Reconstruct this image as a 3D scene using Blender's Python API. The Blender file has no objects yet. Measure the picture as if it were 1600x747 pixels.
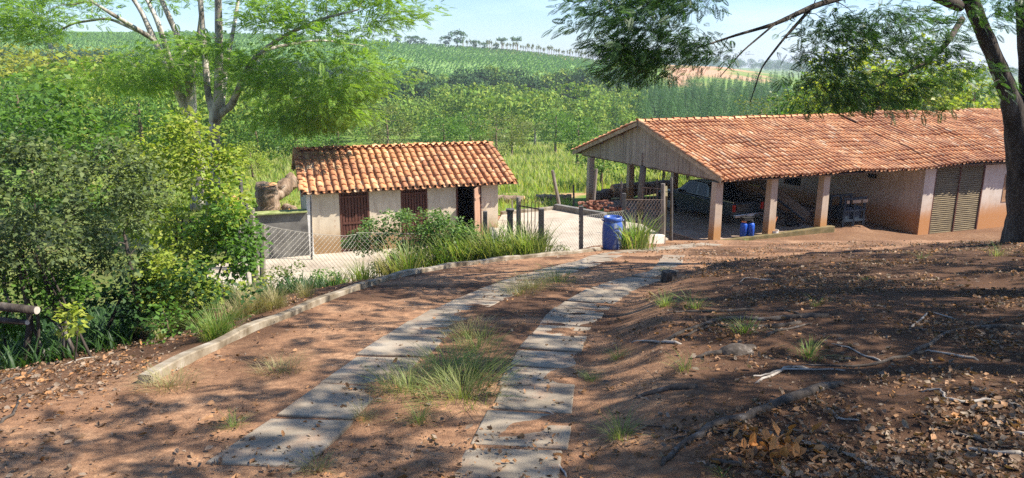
import bpy, math, random
import numpy as np
from mathutils import Vector, Matrix
R = math.radians
random.seed(5)
scene = bpy.context.scene
# ------------------------------------------------------------------ camera, sky, sun, exposure
FPX, PITCH = 1142.0, R(13.3)
cam_d = bpy.data.cameras.new('camera'); cam = bpy.data.objects.new('camera', cam_d)
scene.collection.objects.link(cam); scene.camera = cam
cam_d.sensor_width = 36.0; cam_d.lens = 36.0 * FPX / 1600.0
cam_d.clip_start = 0.05; cam_d.clip_end = 6000
cam.location = (0, 0, 0); cam.rotation_euler = (math.pi / 2 - PITCH, 0, 0)

SUN_EL, SUN_AZ = R(47), R(96)          # azimuth clockwise from +Y
sdir = Vector((math.sin(SUN_AZ) * math.cos(SUN_EL), math.cos(SUN_AZ) * math.cos(SUN_EL), math.sin(SUN_EL)))
world = bpy.data.worlds.new('World'); scene.world = world; world.use_nodes = True
wn = world.node_tree.nodes; wl = world.node_tree.links
bgn = wn['Background']; sky = wn.new('ShaderNodeTexSky')
sky.sky_type = 'NISHITA'; sky.sun_disc = False; sky.sun_elevation = SUN_EL; sky.sun_rotation = SUN_AZ
sky.altitude = 700; sky.air_density = 1.15; sky.dust_density = .35; sky.ozone_density = 2.2
tcn = wn.new('ShaderNodeTexCoord'); mpn = wn.new('ShaderNodeMapping'); mpn.inputs['Scale'].default_value = (1.6, 1.6, 7)
cn = wn.new('ShaderNodeTexNoise'); cn.inputs['Scale'].default_value = 2.6; cn.inputs['Detail'].default_value = 7
cr = wn.new('ShaderNodeValToRGB'); cr.color_ramp.elements[0].position = .50; cr.color_ramp.elements[1].position = .78
mx = wn.new('ShaderNodeMixRGB'); mx.inputs[2].default_value = (9.0, 9.4, 10.0, 1)
sc_ = wn.new('ShaderNodeMath'); sc_.operation = 'MULTIPLY'; sc_.inputs[1].default_value = .5
wl.new(tcn.outputs['Generated'], mpn.inputs[0]); wl.new(mpn.outputs[0], cn.inputs['Vector']); wl.new(cn.outputs[0], cr.inputs[0])
wl.new(cr.outputs[0], sc_.inputs[0]); wl.new(sc_.outputs[0], mx.inputs[0]); wl.new(sky.outputs[0], mx.inputs[1]); tint = wn.new('ShaderNodeMixRGB'); tint.blend_type = 'MULTIPLY'; tint.inputs[0].default_value = 1; tint.inputs[2].default_value = (.80, .95, 1.20, 1); wl.new(mx.outputs[0], tint.inputs[1]); wl.new(tint.outputs[0], bgn.inputs[0])
bgn.inputs[1].default_value = 0.078
sun_d = bpy.data.lights.new('sun', 'SUN'); sun_d.energy = 5.0; sun_d.angle = R(0.55); sun_d.color = (1.0, .93, .82)
sun = bpy.data.objects.new('sun', sun_d); scene.collection.objects.link(sun)
sun.rotation_euler = (-sdir).to_track_quat('-Z', 'Y').to_euler(); sun.location = (30, 0, 40)
vs = scene.view_settings
vs.view_transform = 'Standard'; vs.look = 'None'; vs.exposure = 1.14; vs.gamma = 1; vs.use_curve_mapping = False
scene.cycles.max_bounces = 7; scene.cycles.diffuse_bounces = 4; scene.cycles.transmission_bounces = 4
scene.cycles.transparent_max_bounces = 8; scene.cycles.volume_bounces = 0; scene.cycles.caustics_reflective = False
scene.cycles.caustics_refractive = False; scene.cycles.sample_clamp_indirect = 4
scene.cycles.use_denoising = False

# ------------------------------------------------------------------ measuring helpers (photo pixel -> place)
def ray(px, py):
    r = (px - 800) / FPX; u = (373.5 - py) / FPX
    return np.array([r, math.cos(PITCH) + u * math.sin(PITCH), -math.sin(PITCH) + u * math.cos(PITCH)])
def atY(px, py, y):
    d = ray(px, py); return d * (y / d[1])
def atZ(px, py, z):
    d = ray(px, py); return d * (z / d[2])
def onplane(px, py, lift=0.0):          # the driveway's slope
    d = ray(px, py); k = (-1.65 + lift) / (d[2] + .171 * d[1]); return d * k

# ------------------------------------------------------------------ noise
def _h(i, j, s):
    n = (i * 374761393 + j * 668265263 + s * 1442695041) & 0x7fffffff
    n = ((n ^ (n >> 13)) * 1274126177) & 0x7fffffff
    return ((n ^ (n >> 16)) & 0xffff) / 65535.0
def vnoise(x, y, s=0):
    x = np.asarray(x, float); y = np.asarray(y, float)
    xi = np.floor(x).astype(np.int64); yi = np.floor(y).astype(np.int64)
    fx = x - xi; fy = y - yi; fx = fx * fx * (3 - 2 * fx); fy = fy * fy * (3 - 2 * fy)
    a = _h(xi, yi, s); b = _h(xi + 1, yi, s); c = _h(xi, yi + 1, s); d = _h(xi + 1, yi + 1, s)
    return (a * (1 - fx) + b * fx) * (1 - fy) + (c * (1 - fx) + d * fx) * fy - .5
def fbm(x, y, s=0, o=4):
    t = 0; a = 1.0
    for k in range(o):
        t = t + a * vnoise(x * 2 ** k, y * 2 ** k, s + k); a *= .5
    return t
def sst(x, a, b):
    t = np.clip((x - a) / (b - a), 0, 1); return t * t * (3 - 2 * t)

# ------------------------------------------------------------------ key lines of the place
KERB = [onplane(x, y, .12) for x, y in [(235, 577), (330, 532), (450, 482), (560, 442), (640, 421), (740, 404), (800, 399), (870, 392), (905, 388), (940, 384)]]
ky = np.array([p[1] for p in KERB]); kx = np.array([p[0] for p in KERB])
TL_L = [(313, 728), (455, 632), (515, 590), (563, 548), (607, 515), (650, 492), (700, 468), (745, 450), (800, 431), (860, 415), (910, 406)]
TL_R = [(490, 728), (566, 640), (612, 600), (665, 562), (697, 530), (730, 505), (770, 480), (815, 460), (858, 441), (905, 424), (940, 416)]
TR_L = [(690, 760), (725, 705), (755, 655), (780, 605), (803, 560), (825, 525), (850, 495), (885, 465), (930, 443), (985, 429), (1030, 421)]
TR_R = [(870, 760), (885, 705), (892, 655), (897, 605), (903, 560), (918, 525), (936, 500), (960, 478), (995, 458), (1030, 440), (1050, 431)]
rx = np.array([onplane(*p)[0] for p in TR_R]); ry = np.array([onplane(*p)[1] for p in TR_R])
U = np.array([.938, .346]); V = np.array([-.470, .883]); F0 = np.array([8.0, 27.71])          # the carport's long and short directions
def cp(a, b, z=0.0):
    q = F0 + a * U + b * V; return np.array([q[0], q[1], z])
SU = np.array([.948, .319]); SV = np.array([-.319, .948]); S0 = np.array([-6.98, 23.89])     # the shed's
def sp(a, b, z=0.0):
    q = S0 + a * SU + b * SV; return np.array([q[0], q[1], z])
FLOOR_C, FLOOR_S, YARD, AEF = -6.75, -6.3, -5.8, 9.4
RIDGE_PX = [-900, -200, 0, 250, 450, 650, 800, 930, 1050, 1130, 1200, 1300, 1600, 2600]
RIDGE_Y = [46, 50, 50, 52, 58, 72, 82, 97, 103, 106, 116, 130, 140, 140]

def ground(x, y):
    x = np.asarray(x, float); y = np.asarray(y, float)
    yc = np.clip(y, -30, 27)
    z = -1.65 - .171 * np.where(yc < 0, yc * .6, yc)
    k = np.interp(y, ky, kx, left=kx[0] + 0.0)
    k = np.where(y < ky[0], kx[0] - (ky[0] - y) * .55, k)
    dl = np.clip(k - x, 0, 30)
    z = z - np.clip(dl * .17, 0, 1.3) * sst(y, 2, 9) * (1 - sst(y, 20, 30))
    r = np.interp(y, ry, rx); r = np.where(y > ry[-1], rx[-1] + (y - ry[-1]) * 1.2, r)
    dr = np.clip(x - r - .08, 0, 60)
    rise = (.22 * sst(dr, 0, .9) + .045 * np.clip(dr, 0, 11)) * (1 - sst(y + 0 * x, 17, 26)) * sst(y, 1.0, 6)
    z = z + rise
    z = z - .13 * (1 - sst(y, 3.15, 3.5)) * (1 - sst(np.abs(x + 1.25), .7, 1.2)) * sst(y, 2.0, 2.6)
    # wheel ruts and uneven soil
    near = (1 - sst(y, 26, 34))
    z = z + near * (.10 * fbm(x * .55, y * .55, 3, 3) + .045 * fbm(x * 2.3, y * 2.3, 7, 4)) * (.35 + .65 * sst(dr + dl, 0, .8))
    # in front of the carport and beneath it
    fl = sst(y, 24.5, 28.5)
    right = sst(x, 13.0, 19)
    zc = FLOOR_C - .62 * right - .05
    z = z * (1 - fl) + zc * fl
    # country beyond
    far = np.interp(y, [28, 33, 40, 60, 130, 175, 260, 330, 480], [-6.4, -6.3, -7.0, -8.6, -15, -15.5, -8.5, -3, 0])
    px = 800 + 1174 * x / np.maximum(y, 1)
    rp = np.interp(px, RIDGE_PX, RIDGE_Y)
    rz = (105 - rp) / 1174. * 480
    t = sst(y, 170, 480) * .55 + .45 * np.clip((y - 170) / 310, 0, 1)
    hill = -15.5 + (rz + 15.5) * t
    hill = np.where(y > 480, rz - 6 * sst(y, 480, 560) + np.interp(y, [560, 1500, 3000], [0, 3, 3]) * (rz < 3), hill)
    hill = np.where((y > 480) & (rz >= 3), rz - (y - 480) * .05, hill)
    far = np.where(y > 170, hill, far)
    far = far + sst(y, 60, 120) * 1.3 * fbm(x / 60., y / 60., 11, 3) * (1 - .6 * sst(y, 430, 480)) + sst(y, 33, 60) * .25 * fbm(x / 6., y / 6., 12, 3)
    back = sst(y - 12 * sst(x, 8, 13), 30.5, 34)
    z = z * (1 - back) + far * back
    # level terraces of the shed and the yard
    def terrace(z, c, hu, hv, u, v, lev, soft):
        a = np.abs((x - c[0]) * u[0] + (y - c[1]) * u[1]) - hu; b = np.abs((x - c[0]) * v[0] + (y - c[1]) * v[1]) - hv
        d = np.maximum(a, b); w = 1 - sst(d, 0, soft); return z * (1 - w) + lev * w
    z = terrace(z, sp(3.2, 2.2), 4.6, 4.2, SU, SV, FLOOR_S - .03, 1.6)
    z = terrace(z, cp(4.2, 5.3), 4.7, 4.9, U, V, FLOOR_C - .05, .5)
    z = terrace(z, np.array([1.9, 26.2]), 2.0, 3.4, SU, SV, YARD - .06, .7)
    return z
def g(x, y): return float(ground(x, y))
def gpt(px, py, lo=2.0, hi=900.0):      # where the sight line of a photo point meets the ground
    d = ray(px, py); ys = np.geomspace(lo, hi, 1500); P = d[None] * (ys / d[1])[:, None]
    s = P[:, 2] - ground(P[:, 0], P[:, 1]); i = int(np.argmax(s < 0))
    if s[i] >= 0: i = len(ys) - 1
    return P[i]

# ------------------------------------------------------------------ mesh helpers
def link(o, parent=None):
    scene.collection.objects.link(o)
    if parent is not None:
        o.parent = parent
    return o
def tag(o, label=None, cat=None, group=None, kind=None):
    if label: o['label'] = label
    if cat: o['category'] = cat
    if group: o['group'] = group
    if kind: o['kind'] = kind
    return o
def thing(name, label, cat, loc=(0, 0, 0), group=None, rz=0):
    o = bpy.data.objects.new(name, None); link(o); o.location = Vector(loc); o.rotation_euler = (0, 0, rz)
    o.empty_display_size = .2
    return tag(o, label, cat, group)
def npmesh(name, V_, F_, mat, parent=None, smooth=False, loc=None):
    V_ = np.asarray(V_, np.float32); F_ = np.asarray(F_, np.int32); me = bpy.data.meshes.new(name)
    if loc is not None: V_ = V_ - np.asarray(loc, np.float32)
    me.vertices.add(len(V_)); me.vertices.foreach_set('co', V_.ravel())
    k = F_.shape[1]; me.loops.add(F_.size); me.loops.foreach_set('vertex_index', F_.ravel())
    me.polygons.add(len(F_)); me.polygons.foreach_set('loop_start', np.arange(0, F_.size, k, dtype=np.int32))
    me.update(calc_edges=True); me.materials.append(mat)
    if smooth: me.polygons.foreach_set('use_smooth', np.ones(len(F_), bool))
    o = bpy.data.objects.new(name, me); link(o, parent)
    if loc is not None and parent is None: o.location = Vector(loc)
    return o
class MB:
    def __init__(s): s.v = []; s.f = []
    def add(s, v, f):
        n = len(s.v); s.v += [tuple(map(float, p)) for p in v]; s.f += [tuple(n + i for i in q) for q in f]; return s
    def box(s, c, size, ax=None):
        c = np.asarray(c, float); h = np.asarray(size, float) / 2
        A = np.eye(3) if ax is None else np.asarray(ax, float)
        v = [c + A.T @ (h * np.array(k)) if False else c + h[0] * k[0] * A[0] + h[1] * k[1] * A[1] + h[2] * k[2] * A[2]
             for k in [(-1, -1, -1), (1, -1, -1), (1, 1, -1), (-1, 1, -1), (-1, -1, 1), (1, -1, 1), (1, 1, 1), (-1, 1, 1)]]
        return s.add(v, [(0, 3, 2, 1), (4, 5, 6, 7), (0, 1, 5, 4), (1, 2, 6, 5), (2, 3, 7, 6), (3, 0, 4, 7)])
    def beam(s, p, q, w, h, up=(0, 0, 1)):
        p = np.asarray(p, float); q = np.asarray(q, float); d = q - p; L = np.linalg.norm(d); d /= L
        x = np.cross(d, up); x /= np.linalg.norm(x) + 1e-9; z = np.cross(x, d)
        return s.box((p + q) / 2, (w, L, h), (x, d, z))
    def tube(s, pts, rad, n=8, cap=True):
        pts = [np.asarray(p, float) for p in pts]; m = len(pts)
        if not hasattr(rad, '__len__'): rad = [rad] * m
        d0 = pts[1] - pts[0]; ref = np.array([1., 0, 0]) if abs(d0[0]) < .7 * np.linalg.norm(d0) else np.array([0, 1., 0])
        v = []
        for i, p in enumerate(pts):
            d = pts[min(i + 1, m - 1)] - pts[max(i - 1, 0)]; d = d / (np.linalg.norm(d) + 1e-9)
            x = ref - d * ref.dot(d); x /= np.linalg.norm(x) + 1e-9; y = np.cross(d, x); ref = x
            for k in range(n):
                a = 2 * math.pi * k / n; v.append(p + rad[i] * (math.cos(a) * x + math.sin(a) * y))
        f = [(i * n + k, i * n + (k + 1) % n, (i + 1) * n + (k + 1) % n, (i + 1) * n + k) for i in range(m - 1) for k in range(n)]
        if cap: f += [tuple(range(n - 1, -1, -1)), tuple(range((m - 1) * n, m * n))]
        return s.add(v, f)
    def lathe(s, prof, n=24, c=(0, 0, 0)):
        v = []; m = len(prof)
        for r, z in prof:
            for k in range(n):
                a = 2 * math.pi * k / n; v.append((c[0] + r * math.cos(a), c[1] + r * math.sin(a), c[2] + z))
        f = [(i * n + k, i * n + (k + 1) % n, (i + 1) * n + (k + 1) % n, (i + 1) * n + k) for i in range(m - 1) for k in range(n)]
        f += [tuple(range(n - 1, -1, -1)), tuple(range((m - 1) * n, m * n))]
        return s.add(v, f)
    def prism(s, poly, w, O, ax, side, up):        # poly in (ax, up) plane pushed along side by +-w/2
        O, ax, side, up = [np.asarray(q, float) for q in (O, ax, side, up)]; n = len(poly)
        v = [O + a * ax + b * up + side * w / 2 for a, b in poly] + [O + a * ax + b * up - side * w / 2 for a, b in poly]
        f = [tuple(range(n)), tuple(range(2 * n - 1, n - 1, -1))] + [(i, n + i, n + (i + 1) % n, (i + 1) % n) for i in range(n)]
        return s.add(v, f)
    def build(s, name, mat, parent=None, smooth=False, bevel=0, loc=None):
        v = np.array(s.v, float)
        if parent is not None: v = v - np.array(parent.location)
        elif loc is not None: v = v - np.asarray(loc, float)
        me = bpy.data.meshes.new(name); me.from_pydata(v.tolist(), [], s.f); me.update(); me.materials.append(mat)
        if smooth:
            me.polygons.foreach_set('use_smooth', np.ones(len(me.polygons), bool))
        o = bpy.data.objects.new(name, me); link(o, parent)
        if parent is None and loc is not None: o.location = Vector(loc)
        if bevel:
            b = o.modifiers.new('bevel', 'BEVEL'); b.width = bevel; b.segments = 2; b.limit_method = 'ANGLE'; b.angle_limit = R(35)
        return o

rng = np.random.default_rng(11)
def scatter(tv, tf, pos, rot, sc):
    tv = np.asarray(tv, float); tf = np.asarray(tf, int); n = len(pos); sc = np.asarray(sc, float)
    if sc.ndim == 1: sc = np.repeat(sc[:, None], 3, 1)
    loc = tv[None] * sc[:, None, :]
    P = np.einsum('nvk,nkj->nvj', loc, rot) + np.asarray(pos)[:, None]
    Fc = tf[None] + (np.arange(n) * len(tv))[:, None, None]
    return P.reshape(-1, 3), Fc.reshape(-1, tf.shape[1])
def basis(fwd, tilt=.4, up=None):      # rows: x, y(forward), z
    n = len(fwd); f = fwd / (np.linalg.norm(fwd, axis=1, keepdims=True) + 1e-9)
    u = np.tile([0, 0, 1.], (n, 1)) if up is None else up
    u = u + rng.normal(0, tilt, (n, 3)); x = np.cross(f, u); x /= np.linalg.norm(x, axis=1, keepdims=True) + 1e-9
    return np.stack([x, f, np.cross(x, f)], 1)
def rdir(n, zs=1.0):
    d = rng.normal(0, 1, (n, 3)); d[:, 2] *= zs; return d / np.linalg.norm(d, axis=1, keepdims=True)
def shell(n, size, flat=.85, seed=1):      # a crown lump: small leaf faces lying roughly along its skin
    r = np.random.default_rng(seed); v = []; f = []
    for i in range(n):
        d = r.normal(0, 1, 3); d /= np.linalg.norm(d); d[2] = abs(d[2]) if r.random() < .45 else d[2]; c = d * r.uniform(.72, 1.08) * np.array([1, 1, flat])
        nn = d + r.normal(0, .42, 3); a = np.cross(nn, r.normal(0, 1, 3)); a /= np.linalg.norm(a); b = np.cross(nn, a); b /= np.linalg.norm(b); s = size * (.5 + r.random()); k = len(v)
        v += [c - a * s, c + b * s * .7, c + a * s, c - b * s * .7]; f.append([k, k + 1, k + 2, k + 3])
    return np.array(v), f
# leaf templates (unit length)
LEAF = (np.array([[0, 0, 0], [.24, .45, .05], [0, 1, -.06], [-.24, .45, .05]]), [[0, 1, 2, 3]])
BROAD = (np.array([[0, 0, 0], [.34, .4, .08], [0, 1, -.1], [-.34, .4, .08]]), [[0, 1, 2, 3]])
def spray(pairs, w=.17, l=.42):       # a feathery compound leaf
    v = []; f = []
    for i in range(pairs):
        t = (i + .6) / pairs; ll = l * math.sin(math.pi * (.18 + .75 * t)) ; y = t; z = -.22 * t * t
        for s in (-1, 1):
            k = len(v); d = np.array([s * .85, .5, -.12]); d /= np.linalg.norm(d); o = np.array([0, y, z]); q = np.array([-s * .5 * .5, .85 * .5, 0]) * w
            v += [o, o + d * ll * .5 + q, o + d * ll, o + d * ll * .5 - q]; f.append([k, k + 1, k + 2, k + 3])
    return np.array(v), f
SPRAY = spray(8, .12, .36); SPRAY_FINE = spray(9, .10, .30)
def clump(n, size, flat=.8, seed=1):
    r = np.random.default_rng(seed); v = []; f = []
    for i in range(n):
        d = r.normal(0, 1, 3); d /= np.linalg.norm(d); c = d * (.45 + .55 * r.random()) * np.array([1, 1, flat])
        a = r.normal(0, 1, 3) + d * .3; a /= np.linalg.norm(a); b = np.cross(a, d + r.normal(0, .5, 3)); b /= np.linalg.norm(b) + 1e-9
        s = size * (.6 + .8 * r.random()); k = len(v)
        v += [c - a * s, c + b * s * .55, c + a * s, c - b * s * .55]; f.append([k, k + 1, k + 2, k + 3])
    return np.array(v), f
def blades(n, spread=.25, lean=.55, seed=2, w=.022):
    r = np.random.default_rng(seed); v = []; f = []
    for i in range(n):
        a = r.random() * 6.283; o = np.array([math.cos(a), math.sin(a), 0]) * spread * r.random(); d = np.array([math.cos(a + r.normal(0, .5)), math.sin(a + r.normal(0, .5)), 0])
        L = .55 + .45 * r.random(); le = lean * (.3 + r.random()); s = np.array([-d[1], d[0], 0]) * w; k = len(v)
        for j, t in enumerate((0, .4, .75, 1)):
            c = o + d * le * t * t * L + np.array([0, 0, L * (t - .28 * le * t * t)]); ww = (1, .9, .55, .06)[j]
            v += [c - s * ww, c + s * ww]
        f += [[k + 2 * j, k + 2 * j + 1, k + 2 * j + 3, k + 2 * j + 2] for j in range(3)]
    return np.array(v), f

# ------------------------------------------------------------------ materials
def nodes(name):
    m = bpy.data.materials.new(name); m.use_nodes = True; t = m.node_tree; return m, t, t.nodes['Principled BSDF']
def ramp(t, stops, src):
    r = t.nodes.new('ShaderNodeValToRGB'); e = r.color_ramp.elements
    while len(e) < len(stops): e.new(.5)
    for k, (p, c) in enumerate(stops): e[k].position = p; e[k].color = (*c, 1)
    t.links.new(src, r.inputs[0]); return r.outputs[0]
def tex(t, scale, detail=5, rough=.6, coord='Object', vec=None, sc=None):
    n = t.nodes.new('ShaderNodeTexNoise'); n.inputs['Scale'].default_value = scale; n.inputs['Detail'].default_value = detail; n.inputs['Roughness'].default_value = rough
    if coord == 'Pos':
        gnode = t.nodes.new('ShaderNodeNewGeometry'); src = gnode.outputs['Position']
    else:
        c = t.nodes.new('ShaderNodeTexCoord'); src = c.outputs[coord]
    if sc:
        mp = t.nodes.new('ShaderNodeMapping'); mp.inputs['Scale'].default_value = sc; t.links.new(src, mp.inputs[0]); src = mp.outputs[0]
    t.links.new(src, n.inputs['Vector']); return n.outputs[0]
def mix(t, fac, a, b, mode='MIX'):
    m = t.nodes.new('ShaderNodeMixRGB'); m.blend_type = mode
    for i, q in enumerate((fac, a, b)):
        if isinstance(q, (int, float)): m.inputs[i].default_value = q
        elif isinstance(q, tuple): m.inputs[i].default_value = (*q, 1)
        else: t.links.new(q, m.inputs[i])
    return m.outputs[0]
def math_(t, op, a, b=None, clamp=False):
    m = t.nodes.new('ShaderNodeMath'); m.operation = op; m.use_clamp = clamp
    for i, q in enumerate((a, b)):
        if q is None: continue
        if isinstance(q, (int, float)): m.inputs[i].default_value = q
        else: t.links.new(q, m.inputs[i])
    return m.outputs[0]
def bump(t, p, h, strength=.4, dist=.02):
    b = t.nodes.new('ShaderNodeBump'); b.inputs['Strength'].default_value = strength; b.inputs['Distance'].default_value = dist
    t.links.new(h, b.inputs['Height']); t.links.new(b.outputs[0], p.inputs['Normal'])
def leafmat(name, cols, trans=.45, rough=.5, spec=.35):
    m, t, p = nodes(name)
    gm = t.nodes.new('ShaderNodeNewGeometry'); n = len(cols)
    c = ramp(t, [(i / max(1, n - 1), q) for i, q in enumerate(cols)], gm.outputs['Random Per Island'])
    big = tex(t, .9, 3, coord='Pos'); c = mix(t, ramp(t, [(.4, (0, 0, 0)), (.62, (.45,) * 3)], big), c, cols[-1])
    t.links.new(c, p.inputs['Base Color']); p.inputs['Roughness'].default_value = rough; p.inputs['Specular IOR Level'].default_value = spec
    tr = t.nodes.new('ShaderNodeBsdfTranslucent'); tc = mix(t, 1.0, c, (1.25, 1.3, .6), 'MULTIPLY'); t.links.new(tc, tr.inputs[0])
    ms = t.nodes.new('ShaderNodeMixShader'); ms.inputs[0].default_value = trans
    t.links.new(p.outputs[0], ms.inputs[1]); t.links.new(tr.outputs[0], ms.inputs[2]); t.links.new(ms.outputs[0], t.nodes['Material Output'].inputs[0])
    return m
def noisy(name, stops, scale=3, detail=6, rough=.85, bmp=.3, bd=.01, sc=None, spec=.3, bscale=None, coord='Object', metal=0):
    m, t, p = nodes(name); n = tex(t, scale, detail, coord=coord, sc=sc); c = ramp(t, stops, n)
    t.links.new(c, p.inputs['Base Color']); p.inputs['Roughness'].default_value = rough; p.inputs['Specular IOR Level'].default_value = spec; p.inputs['Metallic'].default_value = metal
    if bmp: bump(t, p, tex(t, bscale or scale * 4, 6, coord=coord, sc=sc), bmp, bd)
    return m
M = {}
M['leaf_bigtree'] = leafmat('feathery_leaf', [(.09, .19, .03), (.17, .31, .045), (.27, .40, .06)], .5)
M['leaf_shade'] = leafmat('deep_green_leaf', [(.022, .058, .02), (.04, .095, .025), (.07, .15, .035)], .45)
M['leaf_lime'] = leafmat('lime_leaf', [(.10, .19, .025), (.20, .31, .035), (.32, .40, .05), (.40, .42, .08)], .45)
M['leaf_grey'] = leafmat('grey_green_leaf', [(.025, .045, .025), (.055, .09, .04), (.12, .165, .06), (.22, .27, .09)], .35, .6, .2)
M['leaf_mid'] = leafmat('mid_leaf', [(.05, .11, .02), (.09, .19, .03), (.14, .26, .04)], .45)
M['leaf_vine'] = leafmat('vine_leaf', [(.06, .12, .03), (.11, .21, .05), (.2, .3, .1)], .45)
M['leaf_olive'] = leafmat('olive_leaf', [(.08, .11, .03), (.13, .17, .04), (.2, .22, .06)], .4)
M['leaf_yellow'] = leafmat('yellow_green_leaf', [(.14, .2, .02), (.24, .29, .03), (.36, .34, .04)], .45)
M['grass'] = leafmat('grass_blade', [(.08, .16, .03), (.14, .25, .04), (.24, .34, .08), (.36, .32, .15)], .45)
M['grass_field'] = leafmat('field_grass', [(.14, .23, .03), (.24, .36, .045), (.36, .43, .09), (.42, .36, .17)], .5)
M['grass_dry'] = leafmat('dry_grass', [(.30, .24, .12), (.42, .34, .19), (.26, .27, .10)], .4)
M['litter'] = leafmat('fallen_leaf', [(.10, .055, .03), (.22, .115, .055), (.40, .19, .07), (.16, .12, .09), (.30, .23, .17)], .12, .65, .25)
M['bark'] = noisy('bark', [(.35, (.03, .024, .02)), (.58, (.085, .07, .058)), (.78, (.26, .24, .21))], 5, 8, .9, .9, .04, (1, 1, .22), .15, 14)
M['bark_pale'] = noisy('pale_bark', [(.34, (.10, .085, .07)), (.48, (.32, .28, .23)), (.64, (.60, .55, .48))], 3.5, 8, .9, .7, .03, (1, 1, .35), .15, 12)
M['bark_brown'] = noisy('brown_bark', [(.3, (.09, .06, .04)), (.7, (.25, .18, .12))], 8, 6, .9, .6, .01, (1, 1, .3))
M['root'] = noisy('root_bark', [(.35, (.04, .032, .026)), (.58, (.10, .08, .065)), (.78, (.30, .27, .24))], 9, 7, .9, .6, .01)
M['stick'] = noisy('grey_stick', [(.3, (.2, .17, .14)), (.7, (.45, .4, .35))], 9, 5, .85, .4, .005)
M['tile'] = None
m, t, p = nodes('clay_tile'); gm = t.nodes.new('ShaderNodeNewGeometry')
c = ramp(t, [(0, (.43, .18, .085)), (.3, (.53, .25, .12)), (.8, (.61, .32, .155)), (.95, (.70, .42, .23)), (1, (.66, .48, .32))], gm.outputs['Random Per Island'])
n1 = tex(t, 1.1, 7, .7, 'Pos'); c = mix(t, ramp(t, [(.45, (0, 0, 0)), (.68, (.8,) * 3)], n1), c, (.27, .12, .075))
n2 = tex(t, 9, 6, .7, 'Pos'); c = mix(t, ramp(t, [(.6, (0, 0, 0)), (.78, (.5,) * 3)], n2), c, (.66, .52, .42))
t.links.new(c, p.inputs['Base Color']); p.inputs['Roughness'].default_value = .85; p.inputs['Specular IOR Level'].default_value = .2; bump(t, p, tex(t, 60, 5, .6, 'Pos'), .4, .006); M['tile'] = m
def wallmat(name, base, dirt_z, soil=(.42, .19, .07), span=.55):
    m, t, p = nodes(name); n = tex(t, 1.3, 6, .65, 'Pos'); c = ramp(t, [(.3, tuple(k * .78 for k in base)), (.6, base), (.8, tuple(min(.85, k * 1.06) for k in base))], n)
    st = tex(t, 6, 6, .7, 'Pos', sc=(1, 1, .15)); c = mix(t, ramp(t, [(.5, (0, 0, 0)), (.72, (.7,) * 3)], st), c, (.34, .26, .19))
    ge = t.nodes.new('ShaderNodeNewGeometry'); sx = t.nodes.new('ShaderNodeSeparateXYZ'); t.links.new(ge.outputs['Position'], sx.inputs[0])
    h = math_(t, 'SUBTRACT', sx.outputs[2], dirt_z); h = math_(t, 'ADD', h, math_(t, 'MULTIPLY', tex(t, 2.5, 5, .6, 'Pos'), -.5)); h = math_(t, 'DIVIDE', h, span)
    k = ramp(t, [(-.0, (.95,) * 3), (.3, (.75,) * 3), (.6, (.25,) * 3), (1, (0,) * 3)], h); c = mix(t, k, c, soil)
    sp_ = tex(t, 3.2, 3, .5, 'Pos'); c = mix(t, ramp(t, [(.70, (0, 0, 0)), (.74, (.6,) * 3)], sp_), c, (.36, .2, .12))
    t.links.new(c, p.inputs['Base Color']); p.inputs['Roughness'].default_value = .9; p.inputs['Specular IOR Level'].default_value = .15; bump(t, p, tex(t, 14, 6, .6, 'Pos'), .25, .01)
    return m
M['wall_shed'] = wallmat('cream_render', (.66, .56, .42), FLOOR_S + .10, (.30, .18, .08), .75)
M['wall_carport'] = wallmat('pale_render', (.60, .51, .43), FLOOR_C - .25, (.45, .21, .08), .9)
M['pillar'] = wallmat('pillar_render', (.50, .40, .31), FLOOR_C + .05, (.44, .23, .09), .7)
M['moss_wall'] = noisy('mossy_low_wall', [(.35, (.10, .085, .035)), (.6, (.20, .15, .07)), (.8, (.30, .22, .12))], 3, 6)
M['grey_wall'] = noisy('grey_block_wall', [(.3, (.08, .075, .07)), (.55, (.17, .16, .145)), (.75, (.26, .25, .22))], 2.5, 7)
M['moss_top'] = noisy('mossy_wall_top', [(.3, (.16, .20, .05)), (.7, (.36, .38, .16))], 6, 5)
M['plank'] = None
m, t, p = nodes('weathered_plank'); gm = t.nodes.new('ShaderNodeNewGeometry')
c = ramp(t, [(0, (.20, .165, .14)), (.5, (.30, .25, .215)), (1, (.40, .345, .30))], gm.outputs['Random Per Island'])
n1 = tex(t, 4, 8, .7, 'Pos', sc=(6, 6, .5)); c = mix(t, .55, c, ramp(t, [(.35, (.12, .09, .07)), (.7, (.46, .40, .34))], n1))
t.links.new(c, p.inputs['Base Color']); p.inputs['Roughness'].default_value = .85; bump(t, p, n1, .4, .01); M['plank'] = m
M['dark_plank'] = noisy('old_dark_plank', [(.3, (.08, .062, .045)), (.7, (.20, .16, .12))], 5, 6, .85, .4, .01)  # old dark wood of the trailer, browner than the weathered planks
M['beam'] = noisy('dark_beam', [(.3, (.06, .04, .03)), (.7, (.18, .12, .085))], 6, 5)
M['bargeboard'] = noisy('pale_bargeboard', [(.3, (.22, .16, .11)), (.7, (.46, .36, .26))], 5, 5)
M['old_wood'] = noisy('grey_post_wood', [(.3, (.10, .085, .07)), (.6, (.26, .22, .18)), (.8, (.42, .37, .31))], 6, 7, .9, .6, .01, (1, 1, .2))
M['dark_post'] = noisy('dark_concrete_post', [(.3, (.05, .045, .045)), (.6, (.12, .11, .10)), (.8, (.24, .22, .2))], 7, 6)
M['door_brown'] = noisy('dark_red_wood', [(.3, (.06, .022, .015)), (.7, (.15, .06, .04))], 5, 5, .7, .3, .005, (5, 5, .4))
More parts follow.
